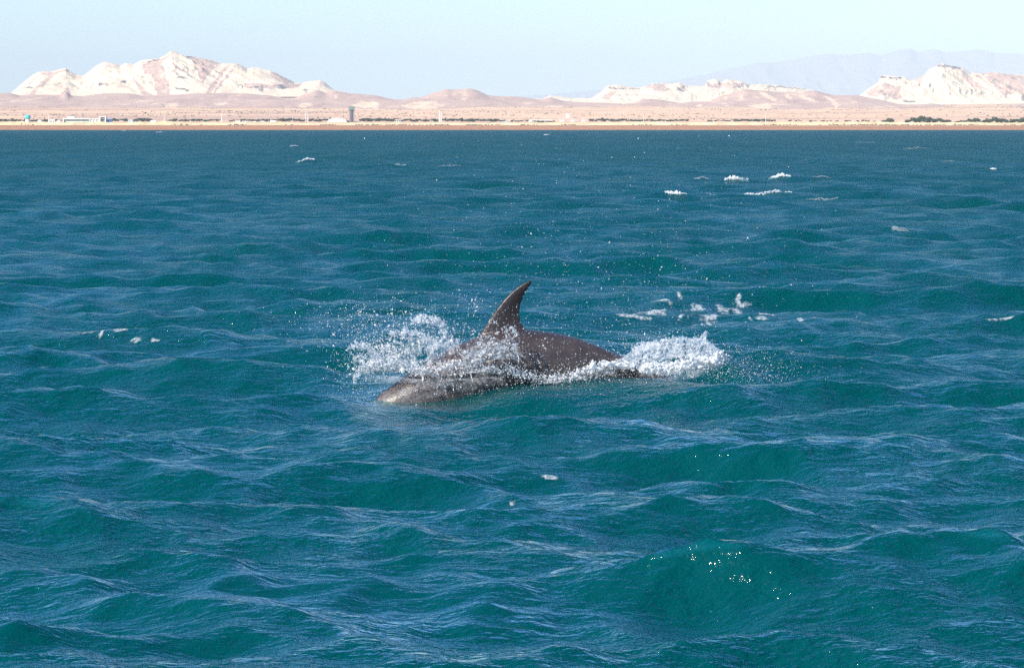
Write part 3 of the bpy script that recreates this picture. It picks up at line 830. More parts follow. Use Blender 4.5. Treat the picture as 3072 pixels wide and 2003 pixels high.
# ------------------------------------------------------------------ trees and shrubs
def crown_mesh(name, w, h, n, seed, mat, low=0.0, flat=1.0):
    r = np.random.default_rng(seed)
    k = 7
    cl = np.stack([r.uniform(-0.62, 0.62, k) * w, r.uniform(-0.5, 0.5, k) * w * 0.8, (0.45 + r.uniform(-0.2, 0.28, k)) * h * flat + low], 1)
    cr = r.uniform(0.28, 0.46, k) * min(w, h * 1.2)
    vs, fs = [], []
    for i in range(n):
        c = r.integers(k)
        d = r.normal(size=3); d /= np.linalg.norm(d)
        p = cl[c] + d * cr[c] * (0.55 + 0.5 * r.random()) * np.array([1.15, 1, 0.85])
        p[2] = max(p[2], low * 0.5 + 0.1)
        s = r.uniform(0.16, 0.36) * min(w, h) * 0.5
        u = r.normal(size=3); u /= np.linalg.norm(u); w_ = np.cross(d, u); w_ /= np.linalg.norm(w_) + 1e-9
        a = u * s; b = w_ * s * 0.8
        q = len(vs)
        vs += [p - a - b, p + a - b * 0.6, p + a * 0.7 + b + d * s * 0.4, p - a * 0.8 + b * 0.8]
        fs.append((q, q + 1, q + 2, q + 3))
    me = bpy.data.meshes.new(name); me.from_pydata([tuple(map(float, v)) for v in vs], [], fs); me.materials.append(mat); me.update()
    return me
def trunk_mesh(h, r, seed):
    m = MB(); rr = random.Random(seed)
    m.tube((0, 0, -0.3), (0.1, 0, h * 0.5), r, r * 0.7, 6)
    for i in range(4):
        a = rr.uniform(0, 6.28); m.tube((0.1, 0, h * (0.3 + 0.05 * i)), (math.cos(a) * h * 0.3, math.sin(a) * h * 0.3, h * rr.uniform(0.6, 0.8)), r * 0.5, r * 0.2, 5)
    me = bpy.data.meshes.new('trunk'); me.from_pydata([tuple(v) for v in m.v], [], m.f); me.materials.append(M['bark']); me.update()
    return me
CR = [crown_mesh('crown', 2.2, 3.0, 170, 100 + i, M['leaf2']) for i in range(5)]
CRN = [crown_mesh('crown', 2.2, 3.0, 260, 200 + i, M['leaf']) for i in range(4)]
TR = [trunk_mesh(3.0, 0.12, i) for i in range(3)]
PLANTS = []
def tree(name, px, pt, wpx, Y, label, cat, group, near=False, i=[0]):
    i[0] += 1
    x = X(px, Y); g = gz(x, Y)
    h = max(top(pt, Y) - g, 0.8); w = wpx / F * Y / 2
    o = empty(name, (x, Y, g)); tag(o, label, cat, group); PLANTS.append((group, px, o))
    src = (CRN if near else CR); me = src[i[0] % len(src)]
    c = bpy.data.objects.new('crown', me); C.objects.link(c); c.parent = o; c.scale = (w / 2.2, w / 2.2, h / 3.0)
    c.rotation_euler = (0, 0, R.uniform(-0.5, 0.5))
    t = bpy.data.objects.new('trunk', TR[i[0] % 3]); C.objects.link(t); t.parent = o; t.scale = (h / 3, h / 3, h / 3)

G1, L1 = 'dark shrubs in the belt behind the berm', 'dark shrub in the belt behind the sand berm'
def belt(x0, x1, n, p0, p1, w0, w1, y0=2345, y1=2480, lab=L1, grp=G1):
    n = int(n * 1.65)
    for k in range(n):
        px = x0 + (x1 - x0) * (k + R.uniform(0.1, 0.9)) / n
        tree('shrub', px, R.uniform(p0, p1) - 1.9, R.uniform(w0, w1) * 1.15, R.uniform(y0, y1), lab, 'shrub', grp)
belt(-20, 150, 14, 358, 362, 14, 22)
belt(150, 195, 5, 358, 362, 10, 14)
belt(340, 362, 3, 356, 360, 12, 18)
belt(400, 460, 7, 355, 361, 12, 18)
belt(505, 660, 13, 357, 362, 12, 20)
belt(690, 830, 11, 358, 363, 12, 20)
belt(832, 915, 8, 354, 361, 14, 24)
belt(928, 985, 6, 357, 362, 12, 20)
belt(1085, 1180, 12, 355, 361, 14, 24)
belt(1205, 1315, 11, 357, 362, 12, 22)
belt(1330, 1515, 18, 357, 362, 12, 22)
belt(1532, 1600, 7, 361, 364, 12, 18)
belt(1600, 1660, 6, 362, 365, 12, 18, 2300, 2325)
belt(1765, 1880, 9, 357, 360, 12, 20)
belt(1880, 2060, 14, 358, 362, 12, 22)
belt(2195, 2320, 13, 358.5, 361, 12, 20)
belt(2120, 2190, 5, 361, 363, 10, 16)
belt(2360, 2650, 10, 361, 364, 10, 16)
for px, pt, w in ((375, 353, 26), (419, 354, 24), (400, 360, 14), (1240, 358, 20), (1357, 355, 18), (1382, 351, 20), (1412, 355, 22), (1480, 356, 16), (992, 349, 10), (1190, 353, 22), (1000, 352, 12), (1806, 352, 10)):
    tree('shrub', px, pt, w, 2350, 'taller round dark shrub standing out of the belt behind the berm', 'shrub', 'taller shrubs in the belt')
# scattered bushes on the plain, large enough to be told apart
G2, L2 = 'lone bushes on the open plain', 'lone dark bush on the sandy plain between the shore and the brown hills'
for px, py, w in ((50, 336, 9), (28, 351, 12), (45, 335, 6), (262, 333, 11), (145, 305, 5), (115, 320, 7), (440, 338, 8), (560, 341, 8), (430, 336, 5), (660, 335, 6), (690, 333, 8), (723, 350, 10), (690, 349, 14), (1110, 348, 7), (1118, 344, 8), (1192, 336, 5),
                  (1363, 350, 14), (1370, 346, 8), (1612, 339, 8), (1714, 322, 4), (1465, 341, 6), (1424, 317, 6), (1218, 345, 6), (905, 345, 6), (955, 354, 10), (975, 328, 12), (1956, 339, 6), (1990, 323, 8), (600, 340, 12), (528, 343, 6), (345, 318, 14), (1600, 350, 8), (1538, 348, 16), (1030, 350, 8), (2160, 330, 10), (2480, 338, 16), (2500, 341, 10), (2700, 350, 14), (2540, 347, 10)):
    Y = float(np.interp(py, [316, 330, 346, 360], [4300, 3600, 3000, 2600]))
    tree('bush', px, py - 2.2, w, Y, L2, 'bush', G2)
# the green trees at the right end
G3 = 'green trees at the right end of the shore'
for px, pt, w in ((2668, 357, 26), (2650, 362, 14), (2720, 360, 24), (2742, 354, 30), (2762, 349, 30), (2782, 352, 30), (2800, 355, 26), (2822, 357, 26), (2840, 361, 20), (2870, 365, 22), (2888, 362, 24), (2908, 358, 26), (2926, 356, 26),
                  (2950, 361, 18), (2965, 356, 26), (2986, 352, 30), (3005, 357, 24), (3018, 362, 14), (3034, 358, 26), (3052, 359, 20), (3066, 355, 28), (3090, 356, 28), (3120, 358, 30)):
    tree('tree', px, pt - 2.0, w * 1.35, R.uniform(2262, 2285), 'dense low green tree in the thick clump at the right end of the shore', 'tree', G3, True)

# scrub too fine to count
def scatter(name, n, xr, yf, smin, smax, mat, seed, dens=None):
    r = np.random.default_rng(seed)
    vs, fs = [], []
    y = yf(r, n); px = r.uniform(xr[0], xr[1], n); x = (px - 1536) / F * y
    if dens is not None:
        k = dens(x, y) > r.random(n) ; x, y = x[k], y[k]
    z = land_z(x, y)
    for i in range(len(x)):
        s = r.uniform(smin, smax)
        for q in range(3):
            a = r.uniform(0, 6.28); dx, dy = math.cos(a) * s, math.sin(a) * s * 0.7
            ox, oy = r.normal(0, s * 0.5, 2); b = len(vs)
            vs += [(x[i] + ox - dx, y[i] + oy - dy, z[i] - 0.1), (x[i] + ox + dx, y[i] + oy + dy, z[i] - 0.1), (x[i] + ox + dx * 0.7, y[i] + oy + dy * 0.7, z[i] + s * r.uniform(0.5, 1.0)), (x[i] + ox - dx * 0.6, y[i] + oy - dy * 0.6, z[i] + s * r.uniform(0.6, 1.1))]
            fs.append((b, b + 1, b + 2, b + 3))
    return tag(mesh_obj(name, vs, fs, mat, smooth=False), kind='stuff')
scatter('plain_scrub', 9000, (-250, 3320), lambda r, n: 2420 + 2300 * r.random(n) ** 0.8, 0.22, 0.85, M['scrub'], 3,
        lambda x, y: sstep(-0.05, 0.35, fbm(x / 130, y / 260, 3, 77)) + 0.08)
scatter('berm_scrub', 1100, (-250, 3320), lambda r, n: r.normal(2168, 3.0, n), 0.3, 0.8, M['scrub'], 4,
        lambda x, y: sstep(-0.1, 0.3, fbm(x / 14, y / 30, 2, 71)))

# every plant is told apart by what it stands between, counted from the left
MARKS = [(87, 'turquoise tank'), (151, 'leftmost mast'), (232, 'glazed building'), (331, 'blue shed'), (463, 'small block hut'), (505, 'sand mound'), (675, 'close mast pair'), (820, 'second block hut'), (922, 'triple mast'),
         (1013, 'arched hall'), (1056, 'dark tower'), (1194, 'pink roofed house'), (1321, 'slab tower'), (1528, 'floodlight mast'), (1620, 'cream warehouse'), (1717, 'three white tanks'),
         (1929, 'lone white mast'), (2295, 'mast before hedge'), (2680, 'first green tree'), (2865, 'green tree gap'), (2941, 'rightmost mast')]
ORD = ['', 'second ', 'third ', 'fourth ', 'fifth ', 'sixth ', 'seventh ', 'eighth ', 'ninth ', 'tenth ', 'eleventh ', 'twelfth ', 'thirteenth ', 'fourteenth ', 'fifteenth ', 'sixteenth ', 'seventeenth ', 'eighteenth ', 'nineteenth ', 'twentieth ', 'twenty-first ', 'twenty-second ', 'twenty-third ', 'twenty-fourth ', 'twenty-fifth ', 'twenty-sixth ', 'twenty-seventh ', 'twenty-eighth ', 'twenty-ninth ', 'thirtieth ', 'thirty-first ', 'thirty-second '] + [a + b + ' ' for a in ('thirty-', 'forty-') for b in ('third', 'fourth', 'fifth', 'sixth', 'seventh', 'eighth', 'ninth')]
WORD = {G1: 'dark belt shrub', G2: 'lone plain bush', G3: 'dense green tree', 'taller shrubs in the belt': 'taller round shrub'}
cells = {}
for grp, px, o in PLANTS:
    k = sum(px > m[0] for m in MARKS)
    cells.setdefault((grp, k), []).append((px, o))
for (grp, k), L in cells.items():
    L.sort(key=lambda q: q[0])
    where = ('left of ' + MARKS[0][1] if k == 0 else 'right of ' + MARKS[-1][1] if k == len(MARKS) else 'between ' + MARKS[k - 1][1] + ' and ' + MARKS[k][1])
    for i, (px, o) in enumerate(L):
        if len(L) == 1: o['label'] = 'only ' + WORD[grp] + ' ' + where
        elif i == len(L) - 1: o['label'] = 'rightmost ' + WORD[grp] + ' ' + where
        elif i >= len(ORD): o['label'] = 'crowded ' + WORD[grp] + ' ' + where
        else: o['label'] = (ORD[i] + WORD[grp] + ' from the left, ' if i else 'leftmost ' + WORD[grp] + ' ') + where
# ------------------------------------------------------------------ the dolphin
import bmesh
def evaluated(me, mods):
    """Run modifiers on a mesh and hand back the result."""
    o = bpy.data.objects.new('work', me); C.objects.link(o)
    for typ, kw in mods:
        m = o.modifiers.new(typ, typ)
        for k, v in kw.items(): setattr(m, k, v)
    dg = bpy.context.evaluated_depsgraph_get(); dg.update()
    res = bpy.data.meshes.new_from_object(o.evaluated_get(dg), depsgraph=dg)
    bpy.data.objects.remove(o)
    return res

def dolphin():
    #       px,   py,  distance, radius in px
    line = [(1046, 1262, 21.26, 4), (1054, 1260, 21.265, 11), (1078, 1256, 21.28, 17), (1104, 1251, 21.29, 24), (1124, 1246, 21.30, 42), (1150, 1240, 21.31, 58), (1190, 1230, 21.33, 74), (1240, 1212, 21.36, 88),
            (1300, 1188, 21.40, 99), (1370, 1155, 21.44, 106), (1440, 1122, 21.48, 108), (1510, 1098, 21.5, 108), (1580, 1090, 21.52, 104), (1650, 1092, 21.54, 97), (1720, 1098, 21.55, 87),
            (1790, 1108, 21.56, 70), (1850, 1120, 21.56, 55), (1910, 1133, 21.56, 42), (1970, 1148, 21.55, 31), (2020, 1160, 21.54, 23), (2060, 1168, 21.53, 15), (2085, 1172, 21.53, 6)]
    pts = [P(a, b, c) for a, b, c, r in line]; S = DY / F
    n = 36
    vs, fs = [], []
    for k, (p, l) in enumerate(zip(pts, line)):
        q0, q1 = pts[max(k - 1, 0)], pts[min(k + 1, len(pts) - 1)]
        d = Vector(q1 - q0).normalized(); up = Vector((0, 0, 1)); up = (up - d * up.dot(d)).normalized(); sd_ = d.cross(up)
        r = l[3] * S
        tail = sstep(1800, 2000, l[0])
        for i in range(n):
            t = 2 * math.pi * i / n
            c, s = math.cos(t), math.sin(t)
            rw = r * (0.92 - 0.35 * tail)
            vs.append(Vector(p) + up * (s * r) + sd_ * (c * rw))
    for k in range(len(line) - 1):
        for i in range(n):
            fs.append((k * n + i, k * n + (i + 1) % n, (k + 1) * n + (i + 1) % n, (k + 1) * n + i))
    fs.append(tuple(range(n))[::-1]); fs.append(tuple((len(line) - 1) * n + i for i in range(n)))
    body = MB(); body.add(vs, fs)

    def blade(secs, m=18):
        """Fin: sections (leading point, trailing point, half thickness, thickness axis)."""
        v, f = [], []
        for le, te, th, ax in secs:
            le, te, ax = Vector(le), Vector(te), Vector(ax)
            for i in range(m):
                t = i / m * 2 * math.pi
                u = 0.5 - 0.5 * math.cos(t)
                w = th * (2.2 * math.sqrt(u) * (1 - u) + 0.10) * (1 if t < math.pi else -1)
                v.append(le.lerp(te, u) + ax * w)
        K = len(secs)
        for k in range(K - 1):
            for i in range(m):
                f.append((k * m + i, k * m + (i + 1) % m, (k + 1) * m + (i + 1) % m, (k + 1) * m + i))
        f.append(tuple(range(m))[::-1]); f.append(tuple((K - 1) * m + i for i in range(m)))
        body.add(v, f)
    YF = 21.50
    lead = [(1385, 1075), (1412, 1040), (1440, 1000), (1462, 966), (1486, 930), (1512, 897), (1537, 872), (1560, 855), (1580, 844), (1592, 840)]
    trail = [(1640, 1075), (1612, 1030), (1580, 992), (1563, 965), (1560, 938), (1563, 915), (1570, 895), (1580, 876), (1591, 860), (1599, 846)]
    th = [0.050, 0.044, 0.034, 0.028, 0.024, 0.020, 0.017, 0.013, 0.010, 0.006]
    blade([(P(a[0], a[1], YF), P(b[0], b[1], YF), t_, (0, 1, 0)) for a, b, t_ in zip(lead, trail, th)])
    # flippers, low on both sides behind the head
    for sgn in (-1, 1):
        c = P(1300, 1255, 21.40)
        b0 = np.array([c[0], c[1] + sgn * 0.15, c[2]])
        secs = []
        for u in np.linspace(0, 1, 6):
            o_ = b0 + np.array([0.26 * u, sgn * 0.10 * u, -0.10 * u])
            ch = 0.15 * (1 - 0.75 * u)
            secs.append((o_ + np.array([-ch * 0.5, 0, ch * 0.2]), o_ + np.array([ch * 0.5, 0, -ch * 0.2]), 0.016 * (1 - 0.6 * u), (0.2, 0.5 * sgn, 0.8)))
        blade(secs)
    # flukes
    for sgn in (-1, 1):
        c = P(2062, 1168, 21.53); secs = []
        for u in np.linspace(0, 1, 7):
            o_ = c + np.array([0.02 + 0.13 * u ** 1.3, sgn * 0.29 * u, -0.01])
            ch = 0.17 * (1 - 0.88 * u ** 1.2)
            secs.append((o_ + np.array([-ch * 0.6, 0, 0.01]), o_ + np.array([ch * 0.4, 0, -0.01]), 0.014 * (1 - 0.75 * u), (0, 0, 1)))
        blade(secs)
    me = bpy.data.meshes.new('body'); me.from_pydata([tuple(v) for v in body.v], [], body.f); me.update()
    me = evaluated(me, [('REMESH', dict(mode='VOXEL', voxel_size=0.0085, use_smooth_shade=True)), ('SMOOTH', dict(factor=0.5, iterations=4))])
    me.name = 'body'
    root = empty('dolphin', P(1440, 1180, 21.5)); tag(root, 'grey brown dolphin arching through the surface with a tall swept back fin', 'dolphin')
    bpy.context.view_layer.update()
    b = bpy.data.objects.new('body', me); C.objects.link(b); b.parent = root; b.matrix_parent_inverse = root.matrix_world.inverted()
    t = NT('wet_dolphin_skin')
    n1 = t.noise(t.pos((5, 5, 9)), 1.0, 5, 0.6)
    n2 = t.noise(t.pos((40, 40, 8), (0, 0.5, 0)), 1.0, 3, 0.6)
    c = t.mix(t.ramp(n1, 0.3, 0.7), (0.050, 0.039, 0.039), (0.088, 0.068, 0.064))
    g = t.n('ShaderNodeNewGeometry')
    zz = t.n('ShaderNodeSeparateXYZ', ins={0: g.outputs['Position']}).outputs['Z']
    c = t.mix(t.ramp(zz, 0.62, 0.25), (0.022, 0.016, 0.018), c)           # darker fin, paler flanks
    c = t.mix(t.ramp(zz, 0.20, -0.25), c, (0.10, 0.083, 0.076))
    c = t.mix(t.math('MULTIPLY', t.ramp(n2, 0.60, 0.72), 0.18), c, (0.12, 0.10, 0.09))
    bm = t.n('ShaderNodeBump', ins={'Strength': 0.35, 'Distance': 0.006, 'Height': t.noise(t.pos((45, 45, 45)), 1.0, 3)})
    pr = t.n('ShaderNodeBsdfPrincipled', ins={'Base Color': c, 'Roughness': t.ramp(n1, -0.55, 2.4), 'Specular IOR Level': 0.33, 'Normal': bm.outputs[0]})
    me.materials.clear(); me.materials.append(t.surf(pr.outputs[0]))
    e = MB(); cc = P(1152, 1252, 21.31 - 58 * S * 0.86); e.lathe((0, 0, 0), [(0.001, -0.014), (0.010, -0.008), (0.013, 0), (0.010, 0.008), (0.001, 0.014)], 10)
    eo = e.build('eye', M['dark'], None, True); eo.location = cc; eo.parent = root; eo.matrix_parent_inverse = root.matrix_world.inverted()
dolphin()
# ------------------------------------------------------------------ splashes, spray and foam
def water_mix(name, col, see, rough=0.35, scale=60.0, lo=0.0):
    t = NT(name)
    n = t.noise(t.pos((scale, scale, scale)), 1.0, 3, 0.6)
    d = t.n('ShaderNodeBsdfPrincipled', ins={'Base Color': tuple(col) + (1,), 'Roughness': rough, 'Specular IOR Level': 0.8, 'Subsurface Weight': 0.0})
    tl = t.n('ShaderNodeBsdfTranslucent', ins={'Color': tuple(col) + (1,)})
    m1 = t.n('ShaderNodeMixShader', ins={0: 0.35, 1: d.outputs[0], 2: tl.outputs[0]})
    tr = t.n('ShaderNodeBsdfTransparent')
    f = t.n('ShaderNodeMapRange', ins={'Value': n, 'From Min': 0.35, 'From Max': 0.62, 'To Min': lo, 'To Max': see}).outputs[0]
    m = t.n('ShaderNodeMixShader', ins={0: f, 1: m1.outputs[0], 2: tr.outputs[0]})
    return t.surf(m.outputs[0])
FOAM = water_mix('white_froth', (0.80, 0.82, 0.84), 0.35, 0.35, 45.0, 0.05)
VEIL = water_mix('thin_water_sheet', (0.72, 0.76, 0.80), 0.90, 0.2, 55.0, 0.30)
DROP = water_mix('water_drops', (0.88, 0.90, 0.92), 0.25, 0.15)
FILM = water_mix('old_foam', (0.40, 0.46, 0.50), 0.85, 0.6, 22.0, 0.35)

def lace():
    t = NT('lacy_foam')
    n = t.noise(t.pos((34, 12, 20)), 1.0, 4, 0.65)
    a = t.math('MULTIPLY', t.attr('dens'), t.n('ShaderNodeMapRange', ins={'Value': n, 'From Min': 0.34, 'From Max': 0.62, 'To Min': 0.08, 'To Max': 0.62}).outputs[0], True)
    d = t.n('ShaderNodeBsdfDiffuse', ins={'Color': (0.62, 0.67, 0.70, 1)})
    tr = t.n('ShaderNodeBsdfTransparent')
    return t.surf(t.n('ShaderNodeMixShader', ins={0: a, 1: tr.outputs[0], 2: d.outputs[0]}).outputs[0])
LACE = lace()

ICO = None
def ico():
    global ICO
    if ICO is None:
        p = (1 + 5 ** 0.5) / 2
        v = np.array([(-1, p, 0), (1, p, 0), (-1, -p, 0), (1, -p, 0), (0, -1, p), (0, 1, p), (0, -1, -p), (0, 1, -p), (p, 0, -1), (p, 0, 1), (-p, 0, -1), (-p, 0, 1)], float)
        v /= np.linalg.norm(v[0])
        f = np.array([(0, 11, 5), (0, 5, 1), (0, 1, 7), (0, 7, 10), (0, 10, 11), (1, 5, 9), (5, 11, 4), (11, 10, 2), (10, 7, 6), (7, 1, 8), (3, 9, 4), (3, 4, 2), (3, 2, 6), (3, 6, 8), (3, 8, 9), (4, 9, 5), (2, 4, 11), (6, 2, 10), (8, 6, 7), (9, 8, 1)])
        ICO = (v, f)
    return ICO
OCT = (np.array([(1, 0, 0), (-1, 0, 0), (0, 1, 0), (0, -1, 0), (0, 0, 1), (0, 0, -1)], float),
       np.array([(0, 2, 4), (2, 1, 4), (1, 3, 4), (3, 0, 4), (2, 0, 5), (1, 2, 5), (3, 1, 5), (0, 3, 5)]))

def blobs(c, r, rg, base=None, stretch=0.3):
    v, f = base or ico()
    n = len(c)
    a = rg.normal(size=(n, 3)); a /= np.linalg.norm(a, axis=1)[:, None]
    V = v[None] * r[:, None, None]
    V = V + a[:, None, :] * (np.einsum('nk,nvk->nv', a, V) * rg.uniform(0, stretch * 3, (n, 1)))[:, :, None]
    V = V + c[:, None, :]
    Fc = f[None] + (np.arange(n) * len(v))[:, None, None]
    return V.reshape(-1, 3), Fc.reshape(-1, 3)

def raw_mesh(name, v, f):
    o = mesh_obj(name, v, f, None); me = o.data; bpy.data.objects.remove(o); return me

def froth(name, c, r, rg, voxel, mat, parent, smooth=2, kind=None):
    v, f = blobs(c, r, rg, None, 0.5)
    me = evaluated(raw_mesh(name, v, f), [('REMESH', dict(mode='VOXEL', voxel_size=voxel, use_smooth_shade=True)), ('SMOOTH', dict(factor=0.45, iterations=smooth))])
    me.name = name; me.materials.clear(); me.materials.append(mat)
    o = bpy.data.objects.new(name, me); C.objects.link(o)
    if parent:
        o.parent = parent; o.matrix_parent_inverse = parent.matrix_world.inverted()
    if kind: o['kind'] = kind
    return o

def along(rg, pts, n, w0, w1, r0, r1, ydep=0.03, power=1.0):
    """Blobs along a polyline given as (px, py, distance)."""
    p = np.array([P(*q) for q in pts])
    seg = np.linalg.norm(np.diff(p, axis=0), axis=1); cs = np.concatenate([[0], np.cumsum(seg)]) / seg.sum()
    u = rg.random(n)
    c = np.stack([np.interp(u, cs, p[:, k]) for k in range(3)], 1)
    S = DY / F
    w = (w0 + (w1 - w0) * u) * S
    g = rg.normal(size=(n, 3)) * 0.5
    c[:, 0] += g[:, 0] * w; c[:, 2] += g[:, 2] * w; c[:, 1] += rg.normal(0, ydep, n)
    r = (r0 + (r1 - r0) * rg.random(n) ** (2.0 * power)) * 0.001
    return c, r

def region(rg, poly, n, Y, ydep, r0, r1, thr=None, seed=0, fsc=28.0):
    """Blobs filling a polygon of the picture at distance Y, broken up by noise into strands and holes."""
    a = np.array(poly, float); out = []
    tot = 0
    while tot < n:
        px = rg.uniform(a[:, 0].min(), a[:, 0].max(), n); py = rg.uniform(a[:, 1].min(), a[:, 1].max(), n)
        k = inpoly(px, py, poly)
        if thr is not None:
            k &= ridged(px / fsc + 2.0 * fbm(px / 50, py / 50, 2, seed + 4), py / (fsc * 0.8), 3, seed) > thr + 0.12 * (rg.random(n) - 0.5)
        out.append(np.stack([px[k], py[k]], 1)); tot += k.sum()
    q = np.concatenate(out)[:n]
    c = np.array([P(x, y, Y) for x, y in q])
    ctr = a.mean(0); ext = np.abs(a - ctr).max(0)
    dome = np.clip(1 - ((q[:, 0] - ctr[0]) / ext[0]) ** 2 - ((q[:, 1] - ctr[1]) / ext[1]) ** 2, 0.05, 1) ** 0.5
    c[:, 1] += rg.normal(0, 1, n) * ydep * dome
    return c, (r0 + (r1 - r0) * rg.random(n) ** 2.5) * 0.001

def cat(*a): return np.concatenate([x[0] for x in a]), np.concatenate([x[1] for x in a])

def drops(name, c, r, rg, parent=None, mat=None):
    v, f = blobs(c, r, rg, OCT, 0.5)
    o = mesh_obj(name, v, f, mat or DROP)
    if parent:
        o.parent = parent; o.matrix_parent_inverse = parent.matrix_world.inverted()
    o['kind'] = 'stuff'
    return o

def cloud(rg, cx, cy, sx, sy, n, med, sig, Y=21.4, sY=0.25, tail=False):
    px = cx + rg.normal(0, sx, n); py = cy + rg.normal(0, sy, n)
    if tail: py = cy - np.abs(rg.normal(0, sy, n))
    yy = Y + rg.normal(0, sY, n)
    c = np.array([P(a, b, d) for a, b, d in zip(px, py, yy)])
    return c, np.clip(0.80 * med * np.exp(rg.normal(0, sig * 1.25, n)), 0.6, 8.0) * 0.001

def sheet_material():
    t = NT('sheet_of_water')
    uv = t.n('ShaderNodeCombineXYZ', ins={0: t.attr('su'), 1: t.attr('sv')}).outputs[0]
    n = t.n('ShaderNodeTexNoise', ins={'Vector': uv, 'Scale': 1.0, 'Detail': 5.0, 'Roughness': 0.62, 'Distortion': 0.6}).outputs[0]
    dens = t.attr('dens')
    a = t.math('MULTIPLY', t.ramp(n, 0.36, 0.66), dens, True)
    col = (0.80, 0.82, 0.85, 1)
    d = t.n('ShaderNodeBsdfPrincipled', ins={'Base Color': col, 'Roughness': 0.3, 'Specular IOR Level': 0.8})
    tl = t.n('ShaderNodeBsdfTranslucent', ins={'Color': col})
    m1 = t.n('ShaderNodeMixShader', ins={0: 0.4, 1: d.outputs[0], 2: tl.outputs[0]})
    tr = t.n('ShaderNodeBsdfTransparent')
    m = t.n('ShaderNodeMixShader', ins={0: a, 1: tr.outputs[0], 2: m1.outputs[0]})
    return t.surf(m.outputs[0])
SHEET = sheet_material()

def water_sheet(base, crest, Y0, Y1, seed, parent, dens=0.8, rag=0.25, fade=0.0, nu=150, nv=44, su=26.0, sv=3.0):
    '''A torn sheet of water between its root (base) and its ragged rim (crest), bulging out of its own plane.'''
    rg = np.random.default_rng(seed)
    b, c = np.array(base, float), np.array(crest, float)
    def along_(a, u):
        s_ = np.concatenate([[0], np.cumsum(np.linalg.norm(np.diff(a, axis=0), axis=1))]); s_ /= s_[-1]
        return np.stack([np.interp(u, s_, a[:, k]) for k in (0, 1)], -1)
    u, v = np.meshgrid(np.linspace(0, 1, nu), np.linspace(0, 1, nv))
    rim = 1 - rag * (0.5 + 0.5 * fbm(u * 9 + seed, u * 0, 4, seed)) * 1.3
    vv = v * rim
    q = along_(b, u) * (1 - vv)[..., None] + along_(c, u) * vv[..., None]
    q = q + 5.0 * np.stack([fbm(u * 8, vv * 5, 3, seed + 1), fbm(u * 8, vv * 5, 3, seed + 2)], -1)
    Yd = Y0 + (Y1 - Y0) * vv + 0.05 * fbm(u * 7, vv * 4, 3, seed + 3) - 0.05 * np.sin(np.pi * vv)
    S_ = Yd
    pts = np.array([P(x, y, d) for (x, y), d in zip(q.reshape(-1, 2), Yd.ravel())])
    hole = ridged(u * 7 + fbm(u * 5, vv * 4, 2, seed + 6), vv * 3.5, 3, seed + 5)
    keep = (hole[:-1, :-1] > 0.34 + 0.25 * v[:-1, :-1])
    f = grid_faces(nv, nu)[keep.ravel()]
    o = mesh_obj('sheet', pts, f, SHEET)
    attr(o, 'su', u * su); attr(o, 'sv', vv * sv + 3 * fbm(u * 6, vv * 2, 2, seed + 8))
    attr(o, 'dens', np.clip(dens * (1 - fade * v) * sstep(0, 0.05, u) * sstep(1, 0.95, u) * sstep(1.0, 0.88, v), 0, 1))
    o.parent = parent; o.matrix_parent_inverse = parent.matrix_world.inverted()
    return o

def thin(d, rg, k=0.62):
    m = rg.random(len(d[1])) < k
    return d[0][m], d[1][m]

